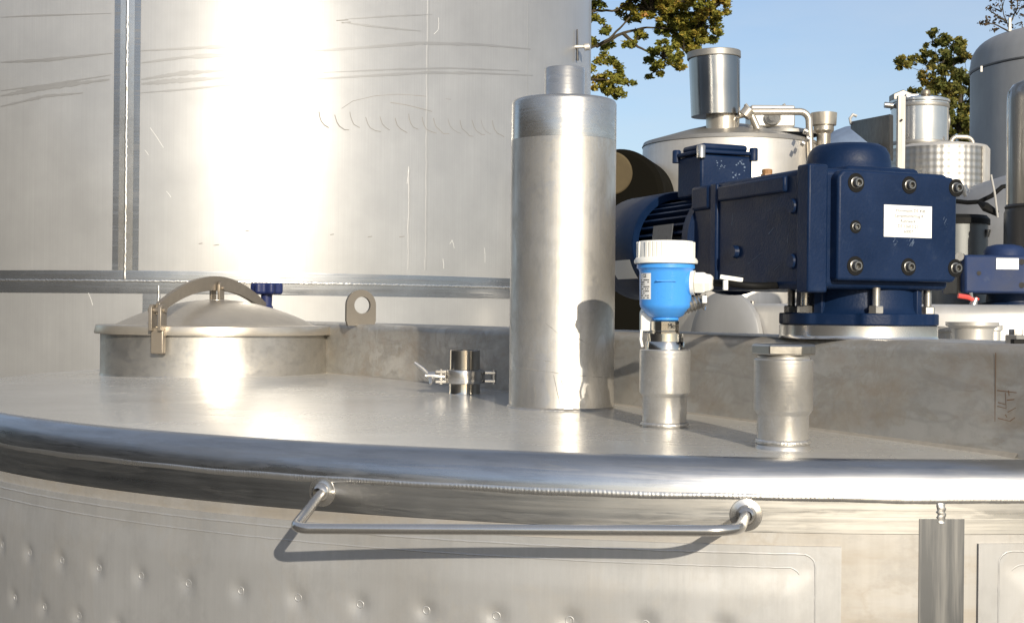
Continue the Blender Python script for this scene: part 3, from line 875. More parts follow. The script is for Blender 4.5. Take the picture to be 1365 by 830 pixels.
# cover plate with sloped top corners
co = [(-.121, .050), (.081, .050), (.087, .056), (.087, .196), (.078, .205), (.04, .2085), (-.112, .2085), (-.121, .199)]
cov = MB().prism(co, G(0, GB_ - .008, 0), E1, E3, .022).build('cover_plate', PB, gm, bevel=.006, seg=3)
for (a, z) in ((.0845, .190), (.0845, .0715)):
    MB().cyl(G(a, GB_ - .0175, z), G(a, GB_ + .02, z), .0125, n=24).build('screw_ear', PB, cov, bevel=.0015)
# socket head screws
sb = MB()
sb.lathe([(.0105, 0), (.0108, .0003), (.0108, .0012), (.0098, .0016), (.0085, .0016)], 28)
sb.lathe([(.0085, .0005), (.0085, .0095), (.0078, .0105), (.0052, .0105)], 28)
sb.lathe([(.0052, .0105), (.0046, .0035), (0, .0035)], 6)
sme = sb.mesh('cap_screw', S_SCREW, angle=35)
nf = -E2
SMx = frame(Vector((0, 0, 0)), E1, E3, nf)
for (t_, z, k) in ((.078, .190, 1.0), (.1875, .1905, .92), (.287, .190, .95), (.078, .127, .68), (.078, .0710, 1.0), (.1875, .0715, .92), (.287, .0715, .95)):
    p = G(GA + t_ * KT, GB_ - .0192 if k > .7 else GB_ - .0190, z)
    rec = MB().lathe([(.0140 * k, .0001), (.0135 * k, .0006), (.0080 * k, .0007)], 28, Matrix.Translation(p) @ SMx)
    rec.build('screw_seat', P_BLACK, cov)
    inst('cap_screw', sme, cov, Matrix.Translation(p) @ SMx @ Matrix.Scale(k * .80, 4) @ Matrix.Rotation(random.uniform(0, 1), 4, 'Z'))
# type plate
tp = MB().prism([(-.042, -.0232), (.042, -.0232), (.042, .0232), (-.042, .0232)], G(GA + .185 * KT, GB_ - .0195, .1375), E1, E3, .0006).build('type_plate', P_LABEL, cov)
for i, (s_, dx) in enumerate((('Hornvision DS 458', .004), ('Lampenunterzug R', .002), ('Ruhrwerk', 0), ('DS 1260.0.21', 0), ('60007', .001))):
    text_part('print', s_, .0066, P_INKG, tp, frame(G(GA + .185 * KT + dx, GB_ - .0199, .1375 + .0155 - i * .0076), E1, E3, nf))
# chalk scuffs under the plate
b = MB()
for i in range(26):
    cx_ = random.choice((GA + .134, GA + .158, GA + .164, GA + .222)); cz_ = .107 if cx_ < GA + .2 else .137
    p = G(cx_ + random.uniform(-.006, .006), GB_ - .0194, cz_ + random.uniform(-.006, .006))
    q_ = p + E1 * random.uniform(.001, .004) + E3 * random.uniform(-.002, .007)
    s_ = E3.cross(nf) * .0003
    b.add([p - s_, p + s_, q_ + s_, q_ - s_], [(0, 1, 2, 3)])
b.build('chalk_scuff', P_SCUFF, cov)
b = MB()
for (b0, z0, b1, z1) in ((.02, .095, .05, .083), (.055, .081, .062, .078), (-.03, .075, -.012, .066), (-.01, .130, .004, .121), (.11, .16, .113, .14), (.165, .15, .166, .11), (-.05, .120, -.048, .105), (.07, .062, .09, .060), (.19, .12, .20, .115), (-.085, .145, -.083, .12), (-.08, .07, -.074, .066)):
    p, q_ = G(GA - .0006, b0, z0), G(GA - .0006, b1, z1)
    s_ = (q_ - p).cross(E1).normalized() * random.uniform(.0002, .0006)
    b.add([p - s_ * .3, p + s_ * .3, q_ + s_, q_ - s_], [(0, 1, 2, 3)])
b.build('paint_scratch', P_SCUFF, hous)['kind'] = 'stuff'
# dome cap
gc_ = G(.005, .035, 0)
MB().lathe([(.068, .208), (.068, .226), (.0655, .230), (.0645, .238), (.0625, .250), (.057, .260), (.048, .2655), (.030, .2675), (0, .268)], 56, VM(gc_.x, gc_.y, EYE)).build('dome_cap', PB, gm, angle=60)
gbox(.040, .058, -.03, -.012, .208, .228).build('cap_lug', PB, gm, bevel=.004)
gbox(-.07, .062, -.068, .11, .205, .2225).build('top_step', PB, gm, bevel=.008)
# breather plug
bp = G(GA + .055, .10, 0)
MB().lathe([(.010, .208), (.010, .222), (0, .222)], 6, VM(bp.x, bp.y, EYE)).lathe([(.008, .222), (.0085, .2285), (.007, .230), (0, .230)], 12, VM(bp.x, bp.y, EYE)).build('breather_plug', S_BRASS, gm, angle=25)
# motor
mz = .124; ma = -.078
MMx = frame(G(ma, 0, mz), E1, E3, -E2) @ Matrix.Scale(-1, 4, (0, 0, 1))   # local z runs backwards along the axis
mot = MB().lathe([(0, .236), (.092, .236), (.092, .256), (.070, .260), (.066, .27), (.066, .48), (0, .48)], 48, MMx).build('motor_body', PB, gm)
fb = MB().box((.0735, 0, .36), (.019, .0035, .200))
fme = fb.mesh('cooling_fin', PB)
for k in range(36):
    a = 2 * PI * k / 36
    if R_(60) < a < R_(120): continue
    inst('cooling_fin', fme, mot, MMx @ Matrix.Rotation(a, 4, 'Z'))
MB().lathe([(.0835, .435), (.097, .43), (.0985, .434), (.0985, .590), (.090, .605), (0, .61)], 56, MMx).build('fan_cowl', PB, gm, angle=50)
# motor labels
lm = MB().prism([(-.036, -.017), (.036, -.017), (.036, .017), (-.036, .017)], G(ma - .090, .33, mz + .012), -E2, E3 + E1 * .12, .0010).build('name_plate', P_GREYLAB, gm)
aw = PI + R_(10)
Lp, Lq = [], []
for i in range(7):
    a = R_(196) - R_(26) * 0 + R_(22) * i / 6
    for L_, bb in ((Lp, .445), (Lq, .53)):
        L_.append(MMx @ Vector(((.0993) * math.cos(a), .0993 * math.sin(a), bb)))
cwl = MB().strip(Lp, Lq).build('cowl_label', P_LABEL, gm)
# terminal box
tb0 = (-.131, .262)
tbx = gbox(tb0[0], tb0[0] + .100, tb0[1], tb0[1] + .085, .200, .270).build('terminal_box', PB, gm, bevel=.004)
gbox(tb0[0] - .004, tb0[0] + .104, tb0[1] - .004, tb0[1] + .089, .2715, .278).build('box_rim', PB, tbx, bevel=.002)
gbox(tb0[0] + .006, tb0[0] + .094, tb0[1] + .005, tb0[1] + .080, .2778, .290).build('box_lid', PB, tbx, bevel=.005)
for (da, db) in ((-.001, -.001), (.101, -.001), (-.001, .086), (.101, .086)):
    c = G(tb0[0] + da, tb0[1] + db, 0)
    MB().lathe([(.0075, .263), (.0075, .283), (.006, .285), (0, .285)], 16, VM(c.x, c.y, EYE)).build('lid_screw', S_BOLT if da < 0 and db < 0 else PB, tbx)
b = MB()
for i in range(26):
    cx_, cz_ = random.choice(((.035, .254), (.041, .248), (.077, .251), (.074, .257), (.068, .237)))
    p = G(tb0[0] + cx_ + random.uniform(-.007, .007), tb0[1] - .0004, cz_ + random.uniform(-.006, .006))
    sz = random.uniform(.0006, .0022)
    b.add([p + E1 * (sz * random.uniform(.5, 1.4)), p + E3 * sz, p - E1 * sz, p - E3 * (sz * random.uniform(.4, 1))], [(0, 1, 2, 3)])
b.build('chipped_paint', P_SCUFF, tbx)
MB().cyl(G(-.08, .305, .185), G(-.08, .305, .205), .03, n=24).build('box_neck', PB, gm)

# ------------------------------------------------------------------ big storage tank behind on the left
BC = Vector((-1.288, 6.617)); BRr = 1.66
bt = thing('storage_tank', 'very tall shiny stainless storage tank behind the manhole, filling the left of the view', 'tank', (BC.x, BC.y, 0))
BM = VM(BC.x, BC.y, EYE)
zs = .100
MB().lathe([(BRr, zs), (BRr, 2.0), (BRr - .08, 2.12), (0, 2.5)], 200, BM).build('shell', S_BIG, bt, angle=40)
MB().lathe([(BRr, -2.9), (BRr, zs - .001)], 200, BM).build('lower_shell', S_BIG, bt)
def bwall(phi, z, off=0.0):
    return Vector((BC.x + (BRr + off) * math.sin(phi), BC.y - (BRr + off) * math.cos(phi), EYE + z))
def bphi(u): return phi_u(u, BC, BRr)[0]
def bpatch(p0, p1, z0, z1, off, wob=0.0, n=60):
    ps = [p0 + (p1 - p0) * i / n for i in range(n + 1)]
    nz = max(1, int((z1 - z0) / .05)); 
    zz = [z0 + (z1 - z0) * j / nz for j in range(nz + 1)]
    b = MB()
    for j in range(nz): b.strip([bwall(p, zz[j], off) for p in ps], [bwall(p, zz[j + 1], off) for p in ps])
    return b
MB().lathe([(BRr + .0008, .054), (BRr + .0012, .058), (BRr + .0012, .134), (BRr + .0008, .138)], 200, BM).build('ground_band', S_BIGB, bt)
pz = [R_(-60) + R_(130) * i / 900 for i in range(901)]
bead('seam_weld', [bwall(p, zs, .001) for p in pz], [Vector((math.sin(p), -math.cos(p), 0)) for p in pz], .010, .0022, bt, S_WELD)
bpatch(bphi(149), bphi(184), .1395, 2.0, .0012, n=10).build('vertical_ground_band', S_BIGB, bt)
pw = bphi(166)
bpatch(bphi(157), bphi(176), .1395, 2.0, .0018, n=6).build('vertical_bright_band', S_BAR, bt)
zz = [.105 + i * .008 for i in range(150)]
bead('vertical_weld', [bwall(pw, z, .002) for z in zz], [Vector((math.sin(pw), -math.cos(pw), 0))] * len(zz), .010, .0024, bt, S_WELD)
pw2 = bphi(211)
bpatch(bphi(190), bphi(214), -.8, .0535, .0012, n=8).build('vertical_ground_band', S_BIGB, bt)
zz = [-.3 + i * .008 for i in range(49)]
bead('vertical_weld', [bwall(pw2, z, .002) for z in zz], [Vector((math.sin(pw2), -math.cos(pw2), 0))] * len(zz), .009, .0024, bt, S_WELD)
# hook-shaped dents in a row
b = MB()
def ribbon(b, pts, wd, c, r, off=.0008):
    prev = None
    for (u, v) in pts:
        f_ = phi_u(u, c, r)
        if not f_: continue
        p = P(u, v, f_[1]); ph = math.atan2(p.x - c.x, c.y - p.y)
        n_ = Vector((math.sin(ph), -math.cos(ph), 0)); p = Vector((c.x + (r + off) * n_.x, c.y + (r + off) * n_.y, p.z))
        if prev is not None:
            t_ = (p - prev).normalized(); s_ = n_.cross(t_) * wd
            b.add([prev - s_, prev + s_, p + s_, p - s_], [(0, 1, 2, 3)])
        prev = p
for k, u in enumerate((425, 446, 466, 487, 506, 526, 544, 562, 577, 596, 612, 628, 640, 655)):
    v = 147 + k * .9 + random.uniform(-2, 2)
    wd = (.0030 if k < 6 else .0018) * random.uniform(.6, 1.3)
    ribbon(b, [(u, v + random.uniform(0, 5)), (u + 1, v + 8), (u + 3, v + 14), (u + 7 + random.uniform(-2, 2), v + 19)] + [(u + 13, v + 23 + random.uniform(-1, 1)), (u + 14 + random.uniform(1, 8), v + 24)][:random.choice((1, 2, 2))], wd * .55, BC, BRr)
ribbon(b, [(455, 145), (470, 135), (500, 128), (530, 126), (560, 128), (600, 133)], .0009, BC, BRr)
ribbon(b, [(520, 137), (540, 140), (560, 145), (575, 149)], .0012, BC, BRr)
for (u, v, l) in ((327, 308, 6), (285, 327, 7), (440, 313, 5), (490, 316, 6), (532, 316, 7), (265, 325, 5), (448, 28, 16), (455, 31, 12)):
    ribbon(b, [(u, v), (u + l, v - 1)], .0016, BC, BRr)
b.build('dent_mark', P_SCR, bt)['kind'] = 'stuff'
b = MB()
def smear(pts, w):
    n = 26; A_, B_ = [], []
    for i in range(n + 1):
        t_ = i / n * (len(pts) - 1); k = min(int(t_), len(pts) - 2); t_ -= k
        u = pts[k][0] + (pts[k + 1][0] - pts[k][0]) * t_; v = pts[k][1] + (pts[k + 1][1] - pts[k][1]) * t_
        f_ = phi_u(u, BC, BRr)
        p = P(u, v, f_[1]); ph = math.atan2(p.x - BC.x, BC.y - p.y)
        hw = w * (.25 + .75 * math.sin(PI * i / n)) * random.uniform(.6, 1.2)
        A_.append(Vector((BC.x + (BRr + .0009) * math.sin(ph), BC.y - (BRr + .0009) * math.cos(ph), p.z + hw)))
        B_.append(Vector((BC.x + (BRr + .0009) * math.sin(ph), BC.y - (BRr + .0009) * math.cos(ph), p.z - hw)))
    b.strip(A_, B_)
for pts, w in (([(0, 83), (60, 80), (150, 71)], .003), ([(0, 121), (70, 112), (148, 100)], .002), ([(0, 128), (50, 118), (146, 106)], .005), ([(0, 142), (60, 128), (110, 124)], .003), ([(186, 68), (280, 63), (400, 61)], .003), ([(188, 84), (250, 76), (330, 72), (420, 72)], .004), ([(188, 106), (240, 98), (300, 94)], .004),
               ([(187, 124), (250, 119), (320, 112), (410, 106)], .0022), ([(188, 112), (230, 108), (300, 104)], .005), ([(395, 70), (480, 64), (560, 58), (640, 60), (705, 66)], .0035), ([(400, 107), (480, 102), (570, 97), (640, 98), (708, 101)], .003), ([(430, 97), (520, 93), (600, 91), (690, 95)], .002), ([(455, 30), (500, 36), (560, 42)], .002), ([(460, 26), (520, 22), (575, 20)], .0016), ([(0, 23), (40, 21), (148, 18)], .0015)):
    smear(pts, w * 1.9)
b.build('smear_mark', S_SMEAR, bt)['kind'] = 'stuff'
b = MB()
for (u0, v0, u1, v1) in ((200, 170, 218, 197), (193, 200, 198, 207), (222, 255, 228, 263), (117, 388, 124, 407), (583, 24, 583, 40), (577, 46, 583, 40), (544, 222, 542, 245), (599, 325, 602, 320), (602, 320, 605, 331), (590, 345, 591, 358), (645, 330, 646, 350)):
    ribbon(b, [(u0, v0), ((u0 + u1) / 2 + .5, (v0 + v1) / 2), (u1, v1)], .0006, BC, BRr)
b.build('scratch_mark', P_LABEL, bt)['kind'] = 'stuff'
for uu, z0, z1, wd in ((567, .16, 1.95, .012), (544, .16, .55, .010), (700, .16, 1.5, .012)):
    ph = bphi(uu); zl = [z0 + (z1 - z0) * i / 60 for i in range(61)]
    bead('crease', [bwall(ph + .0006 * math.sin(i * .2), z, 0) for i, z in enumerate(zl)], [Vector((math.sin(ph), -math.cos(ph), 0))] * 61, wd, .0007, bt, S_BIG, .02)
# sampling valve near the right silhouette
vp = P(770, 63, phi_u(768, BC, BRr)[1] - .05)
MB().cyl(vp + Vector((-.045, 0, 0)), vp + Vector((.045, 0, .003)), .008, n=12).cyl(vp + Vector((.030, 0, 0)), vp + Vector((.052, 0, .003)), .016, n=14).cyl(vp + Vector((-.045, 0, 0)), vp + Vector((-.03, 0, 0)), .013, n=14).build('sampling_valve', S_FAR, bt)
MB().cyl(vp + Vector((0, 0, -.06)), vp + Vector((-.003, 0, .08)), .006, .003, 10).build('valve_stem', S_DARK, bt)
MB().cyl(vp, vp + Vector((-.02, .12, 0)), .008, n=10).build('valve_nipple', S_FAR, bt)

# ------------------------------------------------------------------ low tank behind the beam
NC = Vector((2.13, 6.6)); NR = 1.5
lt = thing('low_tank', 'low pale stainless tank right behind the beam, below the blue gear motors', 'tank', (NC.x, NC.y, 0))
NM = VM(NC.x, NC.y, EYE)
MB().lathe([(NR, -2.9), (NR, .005), (NR - .012, .033), (NR - .045, .046), (0, .06)], 160, NM).build('shell', S_FAR, lt, angle=60)
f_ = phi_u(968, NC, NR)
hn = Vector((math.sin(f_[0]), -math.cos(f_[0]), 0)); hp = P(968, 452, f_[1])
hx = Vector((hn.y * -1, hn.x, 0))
shade_disc = MB().lathe([(.205, -.01), (.205, .012), (.20, .018), (.15, .04), (.08, .052), (0, .056)], 56, frame(hp, hx, Vector((0, 0, 1)), hn)).build('shadow_disc', S_GREY, lt)  # grey disc standing in for a shadow on the tank wall
sp = P(1003, 408, f_[1] - .05)
MB().lathe([(0, -.012), (.014, -.012), (.014, .008), (.009, .010), (.009, .022), (0, .024)], 12, Matrix.Translation(sp)).build('disc_screw', S_BOLT, shade_disc)
# far small gear motor
q = P(1338, 408, 5.75)
g2 = thing('gear_motor', 'small faded blue gear motor farther back on the low pale tank, at the right edge', 'gear motor', (q.x, q.y, EYE + .055))
sc2 = 5.75 / F
def fbx(u0, v0, u1, v1, d, dep, mat, name, parent, bev=.01):
    c = (P(u0, v0, d) + P(u1, v1, d)) / 2
    return MB().box(c + Vector((0, dep / 2, 0)), (abs(u1 - u0) / F * d, dep, abs(v1 - v0) / F * d)).build(name, mat, parent, bevel=bev)
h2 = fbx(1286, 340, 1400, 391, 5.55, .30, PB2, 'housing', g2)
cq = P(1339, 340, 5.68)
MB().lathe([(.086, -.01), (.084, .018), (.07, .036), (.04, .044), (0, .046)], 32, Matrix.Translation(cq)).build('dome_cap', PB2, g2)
cq = P(1350, 408, 5.75)
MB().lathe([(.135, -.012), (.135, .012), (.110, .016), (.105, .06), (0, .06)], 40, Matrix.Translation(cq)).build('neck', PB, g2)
MB().lathe([(.205, -.02), (.205, -.012), (.175, -.0115), (.175, .006), (0, .006)], 48, Matrix.Translation(P(1350, 409, 5.75))).build('stainless_flange', S_BAR, g2)
pl2 = fbx(1328, 344, 1358, 359, 5.546, .004, P_LABEL, 'type_plate', g2, .0005)
for (u, v, s_) in ((1305, 364, .009), (1362, 349, .012), (1362, 380, .012)):
    MB().cyl(P(u, v, 5.546), P(u, v, 5.556), s_, n=12).build('screw', S_DARK, g2)
fbx(1276, 338, 1286, 392, 5.6, .18, S_DARK, 'end_cover', g2, .004)
MB().cyl(P(1279, 342, 5.58), P(1279, 342, 5.5), .018, n=12).build('end_screw', S_BOLT, g2)
# red lever valve
q = P(1300, 403, 5.3)
rv = thing('ball_valve', 'tiny ball valve with a red lever on the pale tank, under the small gear motor', 'valve', (q.x, q.y, EYE + .05))
MB().cyl(P(1297, 407, 5.3), P(1301, 397, 5.3), .016, .010, 12).build('valve_body', S_BOLT, rv)
MB().tube([P(1277, 394, 5.3), P(1290, 396, 5.3), P(1300, 401, 5.3), P(1303, 397, 5.3)], .010, 8).build('lever', P_RED, rv)
MB().cyl(P(1294, 390, 5.3), P(1296, 402, 5.3), .007, n=8).build('stem', S_BOLT, rv)

# ------------------------------------------------------------------ background vessels
def vessel(name, label, uc, d, rpx, mat, prof_px, cat='tank', n=72, shell='shell', hz=None):
    """prof_px: [(r_px, v_px)] top part of the silhouette, closed down to the yard"""
    base = P(uc, 415, d)
    k = d / F
    o = thing(name, label, cat, (base.x, base.y, 0))
    pr = [(rpx * k, 0.02)] + [(r * k, P(uc, v, d).z) for r, v in prof_px]
    MB().lathe(pr, n, VM(base.x, base.y)).build(shell, mat, o, angle=40)
    return o, base, k

# tank with conical roof, chimney and drive
D = 9.0
ck, cb, kk = vessel('tank', 'stainless tank with a conical roof and upright vent cylinder, behind the blue terminal box', 970, D, 115, S_FAR, [(115, 198), (113, 194)])
roof = MB().lathe([(116 * kk, P(970, 197, D).z), (114 * kk, P(970, 192, D).z), (60 * kk, P(970, 176, D).z), (28 * kk, P(970, 168, D).z), (0, P(970, 166, D).z)], 72, VM(cb.x, cb.y)).build('cone_roof', S_FARD, ck)
ch = MB()
Q = lambda u, v, dd=D: P(u, v, dd)
ax0, ax1 = P(954, 155, D - .28), P(952, 78, D - .28)
ch.cyl(ax0, ax1, 31.5 * kk, 32.5 * kk, 48)
cho = ch.build('vent_cylinder', S_CHIM, ck)
MB().cyl(P(951.7, 79, D - .28), P(951.5, 70, D - .28), 34.5 * kk, 34.5 * kk, 48).build('rim_ring', S_FARD, cho, bevel=.004)
MB().cyl(P(963, 188, D - .28), P(963, 154, D - .28), 21 * kk, n=32).build('vent_neck', S_LID, ck)
MB().cyl(P(985, 80, D - .25), P(984, 172, D - .25), 1.6 * kk, n=8).build('thin_pipe', S_CHIM, ck)
p0, p1, p2, p3 = P(978, 186, D - .35), P(977, 157, D - .35), P(995, 152, D - .35), P(1000, 152, D - .35)
MB().tube([p0] + fillet(p0, p1, p3, 7 * kk) + [p3], 3.2 * kk, 10).cyl(P(972, 182, D - .36), P(983, 183, D - .36), 5 * kk, n=10).build('small_bent_pipe', S_LID, ck)
p0, p1, p2, p3 = P(985, 153, D - .4), P(1000, 149, D - .4), P(1078, 149, D - .4), P(1081, 218, D - .4)
MB().tube([p0, p1] + fillet(p1, p2, p3, 12 * kk) + [p3], 4.6 * kk, 12).build('bent_pipe', S_LID, ck)
MB().cyl(P(992, 155, D - .41), P(999, 146, D - .41), 8 * kk, n=14).cyl(P(1002, 154, D - .4), P(1010, 172, D - .4), 4.6 * kk, n=10).build('pipe_coupling', S_LID, ck)
dm = fbx(1001, 140, 1060, 169, D - .1, .22, S_FAR, 'drive_unit', ck, .012)
MB().cyl(P(1030, 156, D - .1), P(1030, 156, D - .14), 12 * kk, 10 * kk, 28).cyl(P(1030, 156, D - .14), P(1030, 156, D - .17), 5 * kk, n=16).build('drive_hub', S_FARP, dm)
MB().tube([P(1044, 139, D - .05), P(1049, 146, D - .05)], 2.4 * kk, 8).tube([P(993, 139, D - .05), P(1000, 147, D - .05)], 2.4 * kk, 8).build('drive_lug', S_FARD, dm)
b = MB()
b.lathe([(46 * kk, P(1040, 184, D).z), (45 * kk, P(1040, 180, D).z), (20 * kk, P(1040, 174, D).z), (0, P(1040, 173, D).z)], 40, VM(P(1040, 170, D).x, cb.y - .1)).build('drive_plate', S_FARD, ck)
cu = P(1098, 170, D - .2)
MB().lathe([(9 * kk, P(1098, 200, D).z), (9 * kk, P(1098, 184, D).z), (13 * kk, P(1098, 180, D).z), (13 * kk, P(1098, 174, D).z), (16 * kk, P(1098, 173, D).z), (17 * kk, P(1098, 157, D).z), (15 * kk, P(1098, 157, D).z), (14 * kk, P(1098, 170, D).z)], 32, VM(cu.x, cu.y)).build('stepped_cup', S_LID, ck)
for i, (u, v) in enumerate(((1072, 174), (1075, 184), (1068, 190))):
    MB().cyl(P(u, v, D - .62), P(u + 4, v + 2, D - .62), 4 * kk, n=10).build('small_valve', S_BOLT, ck)

# dark horizontal drum behind the pipe
D = 8.2
q = P(846, 300, D)
dr = thing('drum', 'dark brown horizontal drum with a cream end, just right of the tall vent pipe', 'drum', (q.x, q.y, 0))
kk = D / F
MB().cyl(P(824, 258, D) , P(824, 258, D) + Vector((.30, 1.1, 0)), 60 * kk, n=56).build('drum_body', P_DRUM, dr, bevel=.03)
b = MB().cyl(P(814, 231, D - .01), P(814, 231, D - .03), 29 * kk, n=48).build('cream_cover', P_CREAM, dr, bevel=.01)
fbx(800, 318, 862, 620, D, .8, P_DRUM, 'drum_stand', dr, .02)

# tall square post
q = P(1200, 300, 7.5)
ps = thing('post', 'tall narrow pale steel post beside the manway of the dimpled tank', 'post', (q.x, q.y, 0))
kk = 7.5 / F
zt_ = P(1200, 128, 7.5).z
MB().box((q.x - .012, q.y, zt_ / 2), (.022, .03, zt_)).build('flange', S_POST, ps, bevel=.002)
MB().box((q.x + .0125, q.y + .006, zt_ / 2), (.024, .006, zt_)).build('web', S_POST, ps, bevel=.001)
MB().cyl(P(1202, 160, 7.47), P(1202, 160, 7.5), .006, n=10).build('hole', S_DARK, ps)

# dimpled tank with manway
D = 9.6
dt, db_, kk = vessel('tank', 'stainless tank with a fine dimpled jacket and tall manway, below the right hand tree', 1248, D, 66, S_FAR, [(66, 201), (63, 197), (40, 193), (0, 190)])
m, t, p = mat_base('dimpled_far_steel')
p.inputs['Metallic'].default_value = 1
p.inputs['Base Color'].default_value = (.42, .41, .39, 1)
p.inputs['Roughness'].default_value = .46
n = 88; rows = 22
def dwall(a, z, off): return Vector((db_.x + (66 * kk + off) * math.sin(a), db_.y - (66 * kk + off) * math.cos(a), z))
za, zb = P(1248, 201, D).z, P(1248, 262, D).z
b = MB(); vs = []; NN, MM = 260, 120
for j in range(MM + 1):
    for i in range(NN + 1):
        a = R_(-95) + R_(133) * i / NN; z = za + (zb - za) * j / MM
        s_, r_ = (a * 66 * kk) / .046, (z - za) / .046
        h = math.sin(PI * (s_ + r_)) * math.sin(PI * (s_ - r_))
        vs.append(dwall(a, z, (.006 + .0014 * h)))
b.add(vs, [(j * (NN + 1) + i, j * (NN + 1) + i + 1, (j + 1) * (NN + 1) + i + 1, (j + 1) * (NN + 1) + i) for j in range(MM) for i in range(NN)])
b.build('dimple_jacket', m, dt, angle=80)
MB().tube([dwall(R_(39), za, .012), dwall(R_(39), zb, .012)], .012, 8).build('jacket_seam', S_FAR, dt)
mw = P(1226, 160, D - .05)
zz_ = lambda v: P(1226, v, D - .05).z
man = MB().lathe([(37 * kk, zz_(200)), (37 * kk, zz_(139)), (38.5 * kk, zz_(138)), (38.5 * kk, zz_(135)), (30 * kk, zz_(132)), (12 * kk, zz_(128)), (0, zz_(127))], 56, VM(mw.x, mw.y)).build('manway', S_FARP, dt)
MB().lathe([(37.4 * kk, zz_(146)), (37.8 * kk, zz_(145)), (37.8 * kk, zz_(142)), (37.4 * kk, zz_(141))], 48, VM(mw.x, mw.y)).build('manway_band', S_FARD, man)
MB().lathe([(37.4 * kk, zz_(195)), (37.8 * kk, zz_(194)), (37.8 * kk, zz_(191)), (37.4 * kk, zz_(190))], 48, VM(mw.x, mw.y)).build('manway_band', S_FARD, man)
p0, p1, p2, p3 = P(1258, 146, D - .1), P(1264, 150, D - .1), P(1265, 170, D - .1), P(1257, 181, D - .1)
MB().tube([p0, P(1262, 150, D - .1), P(1264.5, 160, D - .1), P(1263, 172, D - .1), p3], 2.6 * kk, 10).build('grab_handle', S_LID, man)
MB().lathe([(4 * kk, zz_(136)), (4 * kk, zz_(130)), (6 * kk, zz_(129)), (6 * kk, zz_(125)), (4 * kk, zz_(123)), (0, zz_(122))], 14, VM(P(1231, 130, D - .1).x, mw.y - .1)).build('lid_knob', S_CLAMP, man)
fbx(1208, 125, 1228, 134, D - .12, .05, S_FAR, 'lid_bar', man, .005)
MB().prism([(0, 0), (.13, .02), (.13, .05), (.07, .075), (0, .045)], P(1188, 135, D + .1), (1, 0, 0), (0, 0, 1), .12).build('lid_flap', S_FARD, man, bevel=.006)
MB().cyl(P(1179, 140, D - .1), P(1190, 141, D - .1), 4 * kk, n=10).build('lid_clamp', S_BOLT, man)
p0, p1, p2, p3 = P(1268, 206, D - .2), P(1268, 182, D - .2), P(1297, 183, D - .2), P(1296, 250, D - .2)
MB().tube([p0] + fillet(p0, p1, p2, 8 * kk) + fillet(p1, p2, p3, 9 * kk) + [p3], 2.8 * kk, 12).build('guard_rail', S_LID, dt)
MB().cyl(P(1304, 203, D - .2), P(1302, 198, D - .2), 3 * kk, n=8).build('rail_knob', S_LID, dt)

# dark steel channel leaning left of the post
q = P(1160, 185, 7.8)
cn_ = thing('steel_channel', 'dark weathered steel channel jutting left behind the tall post', 'channel', (q.x, q.y, EYE + .9))
b = MB()
A_ = [P(1134, 162, 9.4), P(1134, 172, 9.4)]; B_ = [P(1186, 152, 7.9), P(1186, 214, 7.9)]
th = Vector((.008, .01, 0))
vs = [A_[0], A_[1], B_[1], B_[0]]
b.add(vs + [x + th * 4 for x in vs], [(0, 1, 2, 3), (7, 6, 5, 4), (0, 3, 7, 4), (1, 5, 6, 2), (0, 4, 5, 1), (3, 2, 6, 7)])
b.build('channel_web', S_CHAN, cn_, bevel=.004)
p0 = P(1133, 163, 9.4)
MB().tube([P(1141, 164, 9.35), P(1134, 165, 9.35), P(1133, 158, 9.35), P(1137, 153, 9.35), P(1142, 155, 9.35)], .011, 8).build('hook', S_FAR, cn_)
MB().cyl((q.x + .15, q.y + .5, 0), (q.x + .15, q.y + .5, EYE + 1.05), .05, n=16).build('channel_leg', S_CHAN, cn_)

# blue-grey dome tank far behind
bd_, _, kk = vessel('tank', 'far blue grey tank dome showing between the bent pipe and the dark channel', 1146, 13.0, 74, paint('blue_grey_tank_paint', (.16, .21, .30), .5), [(74, 212), (70, 200), (60, 189), (44, 178), (24, 170), (0, 167)])

# big grey domed vessel at the right edge
D = 11.5
gk, gb, kk = vessel('tank', 'tall matt grey vessel with a domed head at the right edge', 1443, D, 145, S_GREY, [(145, 96)])
prof = [(145 * kk, P(1443, 95, D).z), (146.5 * kk, P(1443, 93, D).z), (146 * kk, P(1443, 86, D).z)]
zc = P(1443, 82, D).z
prof += [((112 + 33 * math.cos(a)) * kk, zc + 33 * kk * math.sin(a)) for a in [PI / 2 * k / 10 for k in range(0, 9)]] + [(60 * kk, zc + 46 * kk), (0, zc + 56 * kk)]
MB().lathe(prof, 96, VM(gb.x, gb.y)).build('domed_head', S_GREY, gk)
MB().prism([(-.012, 0), (.012, 0), (.008, .11), (-.008, .11)], P(1346, 42, D - .3), (1, 0, 0), (0, 0, 1), .02).build('lifting_lug', S_POST, gk)
fbx(1307, 88, 1310, 96, D - .55, .01, S_POST, 'plate', gk, .001)

# chrome post at the far right
D = 5.9
q = P(1386, 300, D); kk = D / F
cp = thing('chrome_pipe', 'thick upright polished pipe with a rounded top and dark lower sleeve, at the right edge', 'pipe', (q.x, q.y, 0))
MB().lathe([(43 * kk, P(1386, 274, D).z), (43 * kk, P(1386, 134, D).z), (41.5 * kk, P(1386, 122, D).z), (36 * kk, P(1386, 113, D).z), (26 * kk, P(1386, 108, D).z), (0, P(1386, 106, D).z)], 48, VM(q.x, q.y)).build('pipe', S_DPOST, cp)
MB().lathe([(45.5 * kk, .02), (45.5 * kk, P(1386, 284, D).z), (43.5 * kk, P(1386, 279, D).z), (45 * kk, P(1386, 276, D).z), (43 * kk, P(1386, 273, D).z)], 40, VM(q.x, q.y)).build('sleeve', S_DARK, cp)

